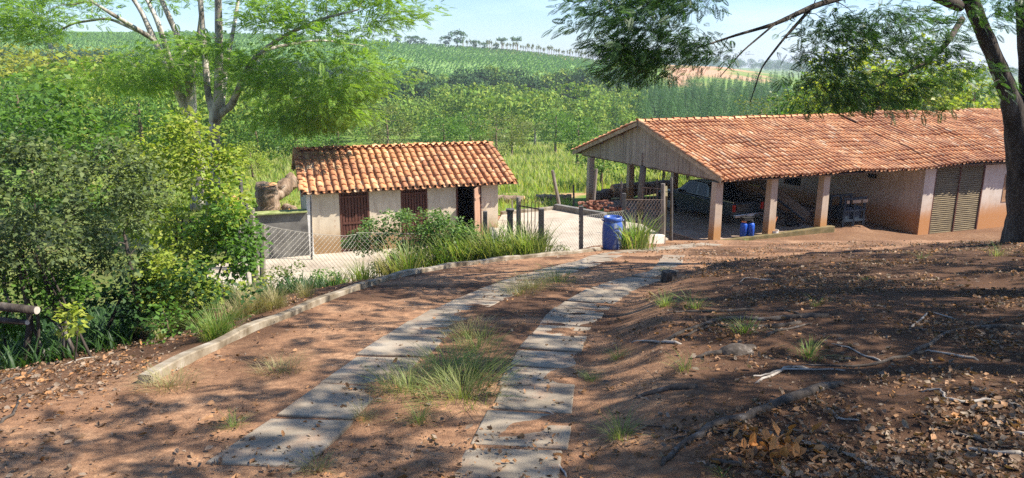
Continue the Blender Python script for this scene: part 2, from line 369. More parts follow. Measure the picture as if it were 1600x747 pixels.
M['door_light'] = noisy('sun_bleached_door', [(.3, (.24, .12, .075)), (.7, (.48, .30, .2))], 5, 5, .8, .3, .005, (5, 5, .4))
M['slat_door'] = noisy('khaki_slats', [(.3, (.10, .07, .035)), (.7, (.24, .18, .09))], 4, 6, .7, .3, .004, (.5, .5, 4))
M['shutter'] = noisy('tan_shutter', [(.3, (.22, .12, .06)), (.7, (.42, .25, .14))], 5, 5)
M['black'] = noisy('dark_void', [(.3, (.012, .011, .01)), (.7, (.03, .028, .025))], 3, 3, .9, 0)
m, t, p = nodes('concrete_slab'); n1 = tex(t, 1.7, 8, .65, 'Pos'); c = ramp(t, [(.32, (.16, .125, .085)), (.55, (.29, .24, .175)), (.75, (.40, .34, .26))], n1)
n3 = tex(t, 2.6, 7, .7, 'Pos'); c = mix(t, ramp(t, [(.50, (0, 0, 0)), (.68, (.85,) * 3)], n3), c, (.30, .185, .115))
n2 = tex(t, 70, 4, .6, 'Pos'); c = mix(t, ramp(t, [(.45, (.0,) * 3), (.7, (.4,) * 3)], n2), c, (.20, .15, .115))
t.links.new(c, p.inputs['Base Color']); p.inputs['Roughness'].default_value = .92; bump(t, p, n2, .5, .01); M['slab'] = m
M['kerb'] = noisy('kerb_concrete', [(.36, (.12, .09, .055)), (.52, (.25, .205, .145)), (.72, (.40, .355, .29))], 3.2, 8, .9, .4, .01, coord='Pos')
M['yard'] = noisy('yard_concrete', [(.3, (.30, .24, .18)), (.55, (.43, .37, .29)), (.75, (.52, .46, .38))], .9, 8, .9, .3, .01, coord='Pos', bscale=12)
M['dust_floor'] = noisy('dusty_floor', [(.3, (.24, .16, .11)), (.6, (.36, .27, .2)), (.8, (.46, .36, .28))], 1.3, 7, .9, .3, .01, coord='Pos')
m, t, p = nodes('blue_plastic'); n1 = tex(t, 3.0, 7, .75, 'Object', sc=(1, 1, .35)); c = mix(t, ramp(t, [(.52, (0, 0, 0)), (.62, (.85,) * 3)], n1), (.03, .085, .33), (.34, .36, .36))
t.links.new(c, p.inputs['Base Color']); p.inputs['Roughness'].default_value = .45; M['blue_drum'] = m
M['blue_can'] = noisy('blue_can', [(.3, (.01, .05, .35)), (.7, (.02, .12, .55))], 4, 4, .4, 0)
M['orange_rim'] = noisy('orange_rim', [(.3, (.5, .17, .07)), (.7, (.65, .3, .15))], 4, 4, .5, 0)
M['white_plastic'] = noisy('white_plastic', [(.3, (.55, .53, .5)), (.7, (.75, .73, .7))], 4, 4, .5, 0)
M['car_paint'] = noisy('black_green_paint', [(.3, (.018, .028, .034)), (.7, (.03, .045, .052))], 3, 3, .25, 0, spec=.6)
M['car_glass'] = noisy('tinted_glass', [(.3, (.008, .009, .01)), (.7, (.012, .014, .016))], 2, 2, .12, 0, spec=.25)
M['rubber'] = noisy('rubber', [(.3, (.012, .012, .012)), (.7, (.03, .028, .026))], 6, 4, .85, .2)
M['chrome'] = noisy('dull_chrome', [(.3, (.35, .35, .36)), (.7, (.5, .5, .5))], 6, 4, .3, 0, metal=.9)
M['red_lamp'] = noisy('red_lens', [(.3, (.35, .01, .008)), (.7, (.5, .02, .015))], 6, 4, .2, 0)
M['steel_blue'] = noisy('blue_steel', [(.3, (.008, .016, .028)), (.7, (.02, .035, .055))], 6, 4, .6, .2)
M['wire'] = noisy('galvanised_wire', [(.3, (.30, .27, .22)), (.7, (.5, .46, .4))], 8, 3, .6, 0)
M['rusty_wire'] = noisy('rusty_wire', [(.3, (.12, .08, .06)), (.7, (.26, .19, .15))], 8, 3, .7, 0)
M['iron'] = noisy('rusty_iron', [(.3, (.05, .035, .03)), (.7, (.14, .08, .055))], 8, 5, .8, .3)
M['brick'] = noisy('clay_brick', [(.3, (.16, .07, .045)), (.7, (.36, .17, .11))], 6, 5)
M['cut_wood'] = noisy('fresh_cut_wood', [(.3, (.60, .26, .09)), (.6, (.72, .40, .18)), (.8, (.62, .45, .3))], 7, 5, .8, .3)
M['stump_bark'] = noisy('stump_bark', [(.3, (.09, .06, .04)), (.5, (.25, .17, .115)), (.7, (.42, .32, .24))], 4, 8, .9, .9, .05, (1, 1, .4))
M['far_wood'] = leafmat('far_wood_leaf', [(.05, .11, .03), (.09, .18, .035), (.14, .26, .045), (.20, .32, .055), (.30, .34, .06)], .3, .7, .1)
M['pine'] = leafmat('pine_needles', [(.04, .10, .04), (.07, .15, .055), (.11, .21, .07)], .3, .7, .1)
M['dark_crown'] = leafmat('dark_crown_leaf', [(.025, .06, .025), (.045, .10, .035), (.08, .15, .045)], .25, .7, .1)
M['crop'] = leafmat('crop_leaf', [(.09, .19, .045), (.13, .27, .06), (.19, .34, .08)], .3, .7, .1)

# ground: painted by where soil, litter, grass and crops lie
m, t, p = nodes('ground_soil'); at = t.nodes.new('ShaderNodeAttribute'); at.attribute_name = 'zone'; sepc = t.nodes.new('ShaderNodeSeparateColor'); t.links.new(at.outputs['Color'], sepc.inputs[0])
nA = tex(t, .9, 8, .65, 'Pos'); nB = tex(t, 11, 7, .7, 'Pos'); nC = tex(t, 60, 5, .7, 'Pos')
soil = ramp(t, [(.3, (.24, .12, .065)), (.5, (.42, .23, .125)), (.7, (.55, .34, .20))], nA)
soil = mix(t, ramp(t, [(.42, (0, 0, 0)), (.66, (.75,) * 3)], nB), soil, (.17, .09, .055))
soil = mix(t, ramp(t, [(.5, (0, 0, 0)), (.7, (.55,) * 3)], nC), soil, (.50, .32, .20))
hum = ramp(t, [(.3, (.04, .023, .015)), (.55, (.10, .055, .034)), (.75, (.22, .12, .068))], nB)
hum = mix(t, ramp(t, [(.55, (0, 0, 0)), (.72, (.5,) * 3)], nC), hum, (.17, .11, .075))
gr = ramp(t, [(.3, (.07, .12, .025)), (.5, (.13, .22, .035)), (.72, (.24, .30, .07))], tex(t, .35, 8, .7, 'Pos'))
gr = mix(t, ramp(t, [(.56, (0, 0, 0)), (.7, (.5,) * 3)], tex(t, .12, 6, .6, 'Pos')), gr, (.34, .26, .13))
wv = t.nodes.new('ShaderNodeTexWave'); wv.inputs['Scale'].default_value = .09; wv.inputs['Distortion'].default_value = 1.6; wv.inputs['Detail'].default_value = 2
mpw = t.nodes.new('ShaderNodeMapping'); mpw.inputs['Rotation'].default_value = (0, 0, R(70)); geo = t.nodes.new('ShaderNodeNewGeometry'); t.links.new(geo.outputs['Position'], mpw.inputs[0]); t.links.new(mpw.outputs[0], wv.inputs[0])
crop = ramp(t, [(.25, (.10, .19, .05)), (.6, (.17, .30, .075)), (.8, (.24, .36, .10))], wv.outputs[0])
col = mix(t, math_(t, 'ADD', sepc.outputs[1], math_(t, 'MULTIPLY', math_(t, 'SUBTRACT', nB, .5), 1.3), True), soil, hum)
col = mix(t, sepc.outputs[0], col, gr); col = mix(t, sepc.outputs[2], col, crop)
at2 = t.nodes.new('ShaderNodeAttribute'); at2.attribute_name = 'bare'; col = mix(t, at2.outputs['Fac'], col, (.46, .26, .15))
t.links.new(col, p.inputs['Base Color']); p.inputs['Roughness'].default_value = .95; p.inputs['Specular IOR Level'].default_value = .1
hh = math_(t, 'ADD', math_(t, 'MULTIPLY', nB, .5), math_(t, 'MULTIPLY', nC, .5)); bump(t, p, hh, .9, .035); M['ground'] = m

# ------------------------------------------------------------------ the ground, one sheet out to the horizon
def axis(lo, hi, st, far_lo, far_hi, q=1.09):
    a = list(np.arange(lo, hi, st)); s = st; x = a[-1]
    while x < far_hi: s = min(s * q, 60); x += s; a.append(x)
    s = st; x = a[0]; b = []
    while x > far_lo: s = min(s * q, 60); x -= s; b.append(x)
    return np.array(b[::-1] + a)
gx = axis(-8, 14, .09, -1500, 1900); gy = axis(-1, 30, .11, -40, 3000, 1.045)
GX, GY = np.meshgrid(gx, gy); GZ = ground(GX, GY)
nx, ny = len(gx), len(gy); idx = np.arange(nx * ny).reshape(ny, nx)
Fg = np.stack([idx[:-1, :-1], idx[:-1, 1:], idx[1:, 1:], idx[1:, :-1]], -1).reshape(-1, 4)
go = npmesh('ground', np.stack([GX, GY, GZ], -1).reshape(-1, 3), Fg, M['ground'], smooth=True); tag(go, kind='structure')
x_, y_ = GX.ravel(), GY.ravel()
r_ = np.interp(y_, ry, rx); r_ = np.where(y_ > ry[-1], rx[-1] + (y_ - ry[-1]) * 1.6, r_)
k_ = np.interp(y_, ky, kx); k_ = np.where(y_ < ky[0], kx[0] - (ky[0] - y_) * .55, k_)
k_ = np.where(y_ > ky[-1], kx[-1] - 1, k_)
litter = sst(x_ - r_, .1, 1.7) * .85 + sst(k_ - x_, .1, .9) * .5 + .26 + .75 * sst(fbm(x_ * .9, y_ * .9, 31, 4), -.12, .25) * sst(y_, 5, 9) * (1 - .5 * sst(y_, 18, 24))
litter = litter * (1 - sst(y_, 24, 27)) + (.12 + .55 * sst(x_, 5, 9)) * sst(y_, 24, 27)
grass = sst(y_, 30, 33) * (1 - (1 - sst(y_, 42, 46)) * sst(x_, 7, 9)); pxs = 800 + 1174 * x_ / np.maximum(y_, 1)
lf = sst(k_ - x_, 3.0, 4.4) * sst(y_, 7, 10) * .6; grass = np.clip(np.maximum(grass, lf * (x_ < -1.0)), 0, 1)
crop_ = sst(y_, 215, 260) * (1 - sst(pxs, 1000, 1040)); 
bare = ((y_ > 300) & (y_ < 500) & (pxs > 1040) & (pxs < 1200)).astype(float) * sst(fbm(x_ / 25, y_ / 25, 5, 3), -.25, -.05) + ((y_ > 440) & (y_ < 490) & (pxs > 760) & (pxs < 960)) * .8
bare = bare + ((y_ > 32) & (y_ < 42) & (x_ > -12) & (x_ < 14)) * sst(fbm(x_ / 3, y_ / 2, 6, 3), -.05, .25) * .85
ca = go.data.color_attributes.new('zone', 'FLOAT_COLOR', 'POINT'); ca.data.foreach_set('color', np.stack([grass, np.clip(litter, 0, 1), crop_, np.ones_like(grass)], 1).astype(np.float32).ravel())
ba = go.data.attributes.new('bare', 'FLOAT', 'POINT'); ba.data.foreach_set('value', np.clip(bare, 0, 1).astype(np.float32))

# concrete strips of slabs for the wheels
def track(Lp, Rp, sl, gap, rough_seed, end=None):
    Lw = np.array([onplane(*p) for p in Lp]); Rw = np.array([onplane(*p) for p in Rp]); C = (Lw + Rw) / 2
    if end is not None: C = np.vstack([C, end])
    W = np.array([max(.55, min(.72, np.linalg.norm(np.cross((Rw - Lw)[i][:3], np.r_[(C[min(i + 1, len(C) - 1)] - C[max(i - 1, 0)])[:2], 0] / np.linalg.norm((C[min(i + 1, len(C) - 1)] - C[max(i - 1, 0)])[:2]))))) for i in range(len(Lw))])
    s = np.r_[0, np.cumsum(np.linalg.norm(np.diff(C[:, :2], axis=0), axis=1))]; S = np.linspace(0, s[-1], 200); X = np.interp(S, s, C[:, 0]); Yv = np.interp(S, s, C[:, 1])
    kk = np.ones(17) / 17; Xs = np.convolve(np.pad(X, 8, 'edge'), kk, 'valid'); Ys = np.convolve(np.pad(Yv, 8, 'edge'), kk, 'valid')
    Xs[:3] = X[:3]; Ys[:3] = Y_ = Yv[:3]
    Ws = np.interp(S, s[:len(W)], W); pos = 0; rr = random.Random(rough_seed)
    while pos < s[-1] - .3:
        L = sl * (1 + rr.uniform(-.12, .12)); a, b = pos, min(pos + L, s[-1]); w = np.interp((a + b) / 2, S, Ws) * (1 + rr.uniform(-.04, .04))
        A = np.array([np.interp(a, S, Xs), np.interp(a, S, Ys)]); Bq = np.array([np.interp(b, S, Xs), np.interp(b, S, Ys)])
        d = (Bq - A) / np.linalg.norm(Bq - A); nrm = np.array([d[1], -d[0]]) 
        cs = []
        for q, o in ((A, -1), (A, 1), (Bq, 1), (Bq, -1)):
            c_ = q + nrm * o * w / 2 + d * rr.uniform(-.03, .03) + nrm * rr.uniform(-.02, .02); cs.append(np.array([c_[0], c_[1], g(*q) * .5 + g(*c_) * .5 + .008 + rr.uniform(-.014, .018)]))
        mb = MB(); lo = [c_ - np.array([0, 0, .2]) for c_ in cs]; mb.add(lo + cs, [(0, 3, 2, 1), (4, 5, 6, 7), (0, 1, 5, 4), (1, 2, 6, 5), (2, 3, 7, 6), (3, 0, 4, 7)])
        o = mb.build('path_slab', M['slab'], bevel=.012, loc=sum(cs) / 4); tag(o, kind='structure', group='concrete slabs of the wheel tracks')
        pos += L + gap * (1 + rr.uniform(-.4, .8))
gate_w = [7.2, 24.2]
track(TL_L, TL_R, .95, .035, 3, np.array([[2.6, 19.0, 0], [4.0, 20.4, 0], [5.4, 21.6, 0], [6.6, 23.0, 0]]))
track(TR_L, TR_R, .66, .05, 4, np.array([[4.3, 18.8, 0]]))

# kerb
mb = MB(); kp = np.array(KERB); sK = np.r_[0, np.cumsum(np.linalg.norm(np.diff(kp[:, :2], axis=0), axis=1))]; N = 60
for s0 in [0]:
    S = np.linspace(0, sK[-1], N); X = np.interp(S, sK, kp[:, 0]); Yk = np.interp(S, sK, kp[:, 1])
    kk = np.ones(7) / 7; X = np.convolve(np.pad(X, 3, 'reflect', reflect_type='odd'), kk, 'valid'); Yk = np.convolve(np.pad(Yk, 3, 'reflect', reflect_type='odd'), kk, 'valid')
    T = np.stack([np.gradient(X), np.gradient(Yk)], 1); T /= np.linalg.norm(T, axis=1, keepdims=True); Nn = np.stack([-T[:, 1], T[:, 0]], 1)
    v = []; 
    for i in range(N):
        zt = g(X[i] + .25, Yk[i]) + .085 + .012 * math.sin(i * .9)
        for o, z in ((.0, -.45), (.0, -.012), (.012, 0), (.108, 0), (.12, -.012), (.12, -.45)):
            v.append((X[i] + Nn[i, 0] * o, Yk[i] + Nn[i, 1] * o, zt + z))
    f = [(i * 6 + j, i * 6 + 6 + j, i * 6 + 7 + j, i * 6 + 1 + j) for i in range(N - 1) for j in range(5)] + [tuple(range(6)), tuple((N - 1) * 6 + j for j in range(5, -1, -1))]
    mb.add(v, f)
tag(mb.build('kerb', M['kerb']), kind='structure')

# yard, shed apron, carport floor
def slab_poly(name, pts, top, thick, mat):
    mb = MB(); n = len(pts); v = [(x, y, top) for x, y in pts] + [(x, y, top - thick) for x, y in pts]
    mb.add(v, [tuple(range(n)), tuple(range(2 * n - 1, n - 1, -1))] + [(i, n + i, n + (i + 1) % n, (i + 1) % n) for i in range(n)])
    return tag(mb.build(name, mat), kind='structure')
def xy(px, py, z): q = atZ(px, py, z); return (q[0], q[1])
slab_poly('yard_pavement', [(-.3, 20.9), (3.0, 22.0), (5.4, 24.6), (4.9, 27.0), xy(944, 341, YARD), xy(866, 327, YARD), xy(785, 334, YARD), (-.7, 26)], YARD, .3, M['yard'])
slab_poly('shed_pavement', [tuple(sp(-3.0, -3.9)[:2]), tuple(sp(5.3, -3.3)[:2]), tuple(sp(6.6, -1.5)[:2]), tuple(sp(7.0, 4.5)[:2]), tuple(sp(-.3, 5)[:2]), tuple(sp(-.3, .2)[:2]), tuple(sp(-3, 0)[:2])], FLOOR_S + .02, .3, M['yard'])
slab_poly('carport_floor', [tuple(cp(a, b)[:2]) for a, b in [(-.15, .35), (6.0, .35), (6.0, 2.4), (AEF, 4.5), (AEF, 10.2), (-.15, 10.2)]], FLOOR_C, .35, M['dust_floor'])

# ------------------------------------------------------------------ tiled roofs
def tile_tmpl(L=.47, w0=.095, w1=.075, h=.062, n=6):
    v = []
    for y, w, z in ((0, w0, .012), (0, w0 * .87, 0), (L, w1, 0)):
        for k in range(n + 1):
            a = math.pi * k / n; v.append((-w * math.cos(a), y, h * (w / w0) * math.sin(a) + z))
    f = []
    for r in range(2):
        for k in range(n): f.append([r * (n + 1) + k, r * (n + 1) + k + 1, (r + 1) * (n + 1) + k + 1, (r + 1) * (n + 1) + k])
    return np.array(v), f
TILE = tile_tmpl()
CHAN = (TILE[0] * np.array([1, 1, -1]) + np.array([0, 0, .035]), [q[::-1] for q in TILE[1]])
def tile_field(parent, O, u3, S3, L, pitch=.215, row=.37, name='roof', sag=0):
    O = np.asarray(O, float); SL = np.linalg.norm(S3); s3 = S3 / SL; n3 = np.cross(u3, s3); n3 /= np.linalg.norm(n3)
    if n3[2] < 0: n3 = -n3
    x3 = np.cross(s3, n3); nc = int(L / pitch); nr = int(math.ceil((SL - .06) / row)); Vs, Fs = [], []; off = 0
    for tmpl, dx, dz in ((TILE, 0, .03), (CHAN, .5, 0)):
        cc, rr_ = np.meshgrid(np.arange(nc), np.arange(nr)); cc = cc.ravel(); rr_ = rr_.ravel(); n = len(cc)
        a = (cc + .5 + dx) * pitch; b = rr_ * row - .05
        ok = (b < SL - .1) & (a < L + .05); a, b = a[ok], b[ok]; n = len(a); cidx = cc[ok]
        jit = (np.sin(cidx * 12.9898 + dx) * 43758.5) % 1 - .5
        P = O + a[:, None] * u3 + (b + jit * .05 + rng.normal(0, .012, n))[:, None] * s3 + (dz + rng.normal(0, .005, n) + sag * fbm(a / 2.2, b / 1.5, 4, 2) - .0)[:, None] * n3
        th = rng.normal(0, .022, n) + jit * .02; X = x3[None] * np.cos(th)[:, None] + s3[None] * np.sin(th)[:, None]; Yd = -x3[None] * np.sin(th)[:, None] + s3[None] * np.cos(th)[:, None]
        Yd = Yd + n3[None] * (-.03 + rng.normal(0, .008, n))[:, None]; Z_ = np.tile(n3, (n, 1))
        v, f = scatter(*tmpl, P, np.stack([X, Yd, Z_], 1), np.full(n, 1.0)); Vs.append(v); Fs.append(f + off); off += len(v)
    # underside boards
    o = npmesh(name, np.vstack(Vs) - np.array(parent.location), np.vstack(Fs), M['tile'], parent, smooth=True)
    mb = MB(); c0, c1 = O, O + u3 * L; th = n3 * -.03
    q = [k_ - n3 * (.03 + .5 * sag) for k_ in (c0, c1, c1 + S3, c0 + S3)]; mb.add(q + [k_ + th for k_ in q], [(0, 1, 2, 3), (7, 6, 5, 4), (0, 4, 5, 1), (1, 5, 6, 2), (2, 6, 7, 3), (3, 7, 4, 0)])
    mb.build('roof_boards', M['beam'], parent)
    return o
def row_tiles(parent, A, Bp, name, w=1.35, step=.36, up=(0, 0, 1)):
    A = np.asarray(A, float); Bp = np.asarray(Bp, float); d = Bp - A; L = np.linalg.norm(d); d /= L; n = int(L / step)
    up = np.array(up, float); up = up - d * up.dot(d); up /= np.linalg.norm(up); x = np.cross(d, up)
    P = A + d * (np.arange(n) * step)[:, None] + rng.normal(0, .008, (n, 3)); Rm = np.tile(np.stack([x, d - up * .04, up]), (n, 1, 1)) + rng.normal(0, .02, (n, 3, 3))
    v, f = scatter(*TILE, P, Rm, np.tile([w, 1.0, w], (n, 1))); return npmesh(name, v - np.array(parent.location), f, M['tile'], parent, smooth=True)

# ------------------------------------------------------------------ the shed
shed = thing('storage_shed', 'small cream shed with orange clay tile roof and three brown doors', 'shed', sp(3.3, 3.2, FLOOR_S))
u3 = np.r_[SU, 0]; EZ, RZ, HB = -4.1, -3.02, 3.25; SLn = 7.5
tile_field(shed, sp(0, 0, EZ), u3, np.r_[SV * HB, RZ - EZ], SLn, .258, .40)
tile_field(shed, sp(SLn, 2 * HB, EZ), -u3, np.r_[-SV * HB, RZ - EZ], SLn, .258, .40, 'back_roof')
row_tiles(shed, sp(-.05, HB, RZ + .04), sp(SLn + .1, HB, RZ + .04), 'ridge_tiles', 1.4)
row_tiles(shed, sp(.02, 0, EZ + .06), sp(.02, HB, RZ + .06), 'verge_tiles', 1.2, .4); row_tiles(shed, sp(SLn - .02, 0, EZ + .06), sp(SLn - .02, HB, RZ + .06), 'verge_tiles', 1.2, .4)
def sa(px, py=330):            # where a photo column crosses the shed's front wall
    d = ray(px, py); n = np.r_[SV, 0]; q = sp(0, WF, 0); k = q.dot(n) / d.dot(n); h = d * k; return float((h - q).dot(np.r_[SU, 0])), float(h[2])
WF = .28; WT = EZ - .02 + WF * (RZ - EZ) / HB
aL, aR = sa(482)[0], sa(778)[0]; doors = [(sa(531)[0], sa(577)[0]), (sa(627)[0], sa(668)[0]), (sa(713)[0], sa(752)[0])]
AX = (np.r_[SU, 0], np.r_[SV, 0], np.array([0, 0, 1.]))
def panel(mb, a0, a1, z0, z1, b, th): mb.box(sp((a0 + a1) / 2, b + th / 2, (z0 + z1) / 2), (a1 - a0, th, z1 - z0), AX)
w = MB(); edges = [aL] + [e for d in doors for e in d] + [aR]; HD = WT - .06
for i in range(0, len(edges), 2): panel(w, edges[i], edges[i + 1], FLOOR_S - .1, HD, WF, .15)
panel(w, aL, aR, HD, WT, WF, .15)
w.build('front_wall', M['wall_shed'], shed)
w = MB(); dpt = 2 * HB - .3
for a in (aL + .003, aR - .153):
    w.prism([(WF + .15, FLOOR_S - .1), (WF + .15, WT), (HB, RZ - .1), (dpt, WT), (dpt, FLOOR_S - .1)], .15, sp(a + .075, 0, 0), np.r_[SV, 0], np.r_[SU, 0], (0, 0, 1))
panel(w, aL, aR, FLOOR_S - .1, WT - .02, dpt, .15); w.build('side_wall', M['wall_shed'], shed)
w = MB(); panel(w, aL - .05, aL + .10, FLOOR_S - .1, WT - .05, WF - .03, .12); w.build('corner_pilaster', M['white_plastic'], shed)
w = MB(); w.beam(sp(.1, .1, EZ - .02), sp(SLn - .1, .1, EZ - .02), .06, .1); w.build('fascia', M['beam'], shed)
w = MB(); w.beam(sp(.02, .02, EZ - .06), sp(.02, HB, RZ - .06), .05, .12); w.beam(sp(.02, 2 * HB, EZ - .06), sp(.02, HB, RZ - .06), .05, .12); w.build('bargeboard', M['beam'], shed)
for a in (-.0,):
    for b in (.5, 3.2, 5.8): w = MB(); w.beam(sp(a, b, EZ - .1 + (RZ - EZ) * min(b, 6.5 - b) / HB), sp(a + .6, b, EZ - .1 + (RZ - EZ) * min(b, 6.5 - b) / HB), .07, .1); w.build('purlin', M['beam'], shed)
for i, (a0, a1) in enumerate(doors):
    fr = MB(); 
    for a in (a0 + .03, a1 - .03): panel(fr, a - .035, a + .035, FLOOR_S, HD - .003, WF - .01, .12)
    panel(fr, a0 + .07, a1 - .07, HD - .09, HD - .004, WF - .005, .11); fr.build('door_frame', M['door_brown'], shed)
    if i < 2:
        d = MB(); n = 8; ww = (a1 - a0 - .14) / n
        for k in range(n): panel(d, a0 + .07 + k * ww + .012, a0 + .07 + (k + 1) * ww - .012, FLOOR_S + .06, HD - .09, WF + .03 + .006 * (k % 2), .03)
        dd = d.build('door', M['door_brown'], shed); 
        for z in (FLOOR_S + .3, FLOOR_S + 1.0, HD - .3): d = MB(); panel(d, a0 + .07, a1 - .07, z, z + .07, WF + .006, .02); d.build('crossbar', M['door_brown'], shed)
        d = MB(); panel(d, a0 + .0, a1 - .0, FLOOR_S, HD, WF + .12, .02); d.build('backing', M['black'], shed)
    else:
        d = MB(); ang = R(62); hp = sp(a1 - .07, WF - .02, 0); ax = np.r_[-SU * math.cos(ang) - SV * math.sin(ang), 0]; side = np.cross(ax, (0, 0, 1)); LD = (a1 - a0) * .95
        for k in range(6): d.box(hp + ax * (k + .5) * LD / 6 + np.array([0, 0, (FLOOR_S + .05 + HD - .1) / 2]), (LD / 6 - .01, .03, HD - .15 - FLOOR_S), (ax, side, (0, 0, 1)))
        for z in (FLOOR_S + .35, HD - .45): d.box(hp + ax * LD / 2 + side * -.03 + np.array([0, 0, z]), (LD, .03, .09), (ax, side, (0, 0, 1)))
        o = d.build('door', M['door_light'], shed); o['label'] = 'sun-bleached door leaf standing open'

# ------------------------------------------------------------------ the carport building
bld = thing('carport_building', 'long tiled building with open pillared carport, grey board gable and pale walls', 'building', cp(8, 5.2, FLOOR_C))
U3 = np.r_[U, 0]; V3 = np.r_[V, 0]; CE, CR, CH = -4.2, -2.36, 5.25; LC = 27.0; SEAM = 11.2
bx = (U3, np.cross((0, 0, 1), U3), np.array([0, 0, 1.]))
S3 = V3 * CH + np.array([0, 0, CR - CE]); S3b = -V3 * CH + np.array([0, 0, CR - CE])
tile_field(bld, cp(0, 0, CE), U3, S3, SEAM, .215, .37, 'roof', .17)
tile_field(bld, cp(SEAM, 0, CE + .09), U3, S3, LC - SEAM, .245, .35, 'roof', .22)
tile_field(bld, cp(LC, 2 * CH, CE), -U3, S3b, LC, .215, .37, 'back_roof', .1)
row_tiles(bld, cp(-.05, CH, CR + .05), cp(LC, CH, CR + .05), 'ridge_tiles', 1.45)
row_tiles(bld, cp(.04, 0, CE + .06), cp(.04, CH, CR + .07), 'verge_tiles', 1.3); row_tiles(bld, cp(.04, 2 * CH, CE + .06), cp(.04, CH, CR + .07), 'verge_tiles', 1.3)
# gable boards
rr = random.Random(8); mb = MB(); b = .35; gp = .30
def rz_at(b): return CE + (CR - CE) * (1 - abs(b - CH) / CH)
while b < 2 * CH - .4:
    wv_ = rr.uniform(.2, .27); b1 = min(b + wv_, 2 * CH - .35); zb = CE - .12 + rr.uniform(-.02, .02); t0, t1 = rz_at(b) - .10, rz_at(b1 - .012) - .10; off = rr.uniform(-.008, .008)
    q0, q1 = cp(gp + off, b), cp(gp + off, b1 - .014); th = U3 * .022
    if abs(b - CH) < wv_ * .5: t0 = t1 = min(t0, t1)
    v = [q0 + (0, 0, zb), q1 + (0, 0, zb), q1 + (0, 0, t1), q0 + (0, 0, t0)]; v += [k + th for k in v]
    mb.add(v, [(0, 1, 2, 3), (7, 6, 5, 4), (0, 4, 5, 1), (1, 5, 6, 2), (2, 6, 7, 3), (3, 7, 4, 0)]); b += wv_
mb.build('gable_cladding', M['plank'], bld)
mb = MB()
for b0, b1 in ((0, CH), (2 * CH, CH)): mb.beam(cp(.0, b0, rz_at(b0) - .07), cp(.0, b1, rz_at(b1) - .07), .03, .17)
mb.build('bargeboard', M['bargeboard'], bld)
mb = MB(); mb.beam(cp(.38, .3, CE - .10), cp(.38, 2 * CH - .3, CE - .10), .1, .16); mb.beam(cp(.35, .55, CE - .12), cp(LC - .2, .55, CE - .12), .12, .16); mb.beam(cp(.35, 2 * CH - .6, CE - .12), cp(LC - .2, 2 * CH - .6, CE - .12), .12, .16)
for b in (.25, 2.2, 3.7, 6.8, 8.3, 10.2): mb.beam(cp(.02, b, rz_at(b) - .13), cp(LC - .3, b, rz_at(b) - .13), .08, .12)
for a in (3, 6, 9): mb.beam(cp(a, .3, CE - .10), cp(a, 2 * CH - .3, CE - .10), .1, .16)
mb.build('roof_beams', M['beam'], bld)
mb = MB(); mb.beam(cp(.26, CH, CE - .12), cp(.26, CH, CE + .45), .05, .05, up=(1, 0, 0)); mb.build('hanger_rod', M['old_wood'], bld); mb = MB(); mb.beam(cp(-.03, CH, CR - .32), cp(-.03, CH, CR + .04), .06, .04, up=(1, 0, 0)); mb.build('king_post', M['old_wood'], bld)
FL = FLOOR_C
front = [(.32, .55, FL - .15), (2.95, .55, FL + .02), (5.6, .55, FL + .05)]
for a, b, z in front + [(.35, 9.4, FL), (2.95, 9.9, FL), (5.6, 9.9, FL)]:
    mb = MB(); top = CE - .2; q = cp(a, b); w_ = .17 if b < 1 else .15
    lo = [q + U3 * i * w_ * 1.06 + bx[1] * j * w_ * 1.06 + (0, 0, z) for i, j in ((-1, -1), (1, -1), (1, 1), (-1, 1))]; hi = [q + U3 * i * w_ * .94 + bx[1] * j * w_ * .94 + (0, 0, top) for i, j in ((-1, -1), (1, -1), (1, 1), (-1, 1))]
    mb.add(lo + hi, [(0, 3, 2, 1), (4, 5, 6, 7), (0, 1, 5, 4), (1, 2, 6, 5), (2, 3, 7, 6), (3, 0, 4, 7)]); mb.build('pillar', M['pillar'], bld, bevel=.015)
mb = MB(); mb.tube([cp(.35, CH + .1, FL - .1), cp(.33, CH + .05, -5.2), cp(.35, CH, CE - .12)], [.17, .155, .15], 10); o = mb.build('post', M['old_wood'], bld, smooth=True); o['label'] = 'round grey timber post under the gable'
# low mossy wall along the front
mb = MB(); mb.prism([(-.1, FL - .6), (-.1, FL + .04), (2.6, FL + .10), (5.85, FL + .22), (6.1, FL + .20), (6.1, FL - .8)], .2, cp(0, .35, 0), U3, bx[1], (0, 0, 1)); mb.build('low_wall', M['moss_wall'], bld, bevel=.02)
# enclosed rooms
AE = 9.45; dW = 12.4
def ca(px, py, b=.55):
    d = ray(px, py); n = np.cross(U3, (0, 0, 1)); q = cp(0, b, 0); h = d * (q.dot(n) / d.dot(n)); return float((h - q).dot(U3)), float(h[2])
AE = ca(1440, 320)[0]; D0, D1 = ca(1462, 300)[0] - .12, ca(1538, 300)[0] - .12; W0, W1 = ca(1568, 290)[0], ca(1594, 290)[0]
wz0, wz1 = ca(1575, 315)[1], ca(1575, 272)[1]; TOPW = CE - .03
def cpan(mb, a0, a1, z0, z1, b, th): mb.prism([(a0, z0), (a1, z0), (a1, z1), (a0, z1)], th, cp(0, b, 0) + bx[1] * th / 2, U3, bx[1], (0, 0, 1))
mb = MB(); zb = -8.2
cpan(mb, AE, D0, zb, TOPW, .55, .18); mb.build('front_wall', M['wall_carport'], bld); mb = MB(); cpan(mb, D1, W0, zb, TOPW, .55, .18); cpan(mb, W0, W1, zb, wz0, .55, .18); cpan(mb, W0, W1, wz1, TOPW, .55, .18); cpan(mb, W1, LC - .2, zb, TOPW, .55, .18)
mb.build('front_wall', M['wall_carport'], bld)
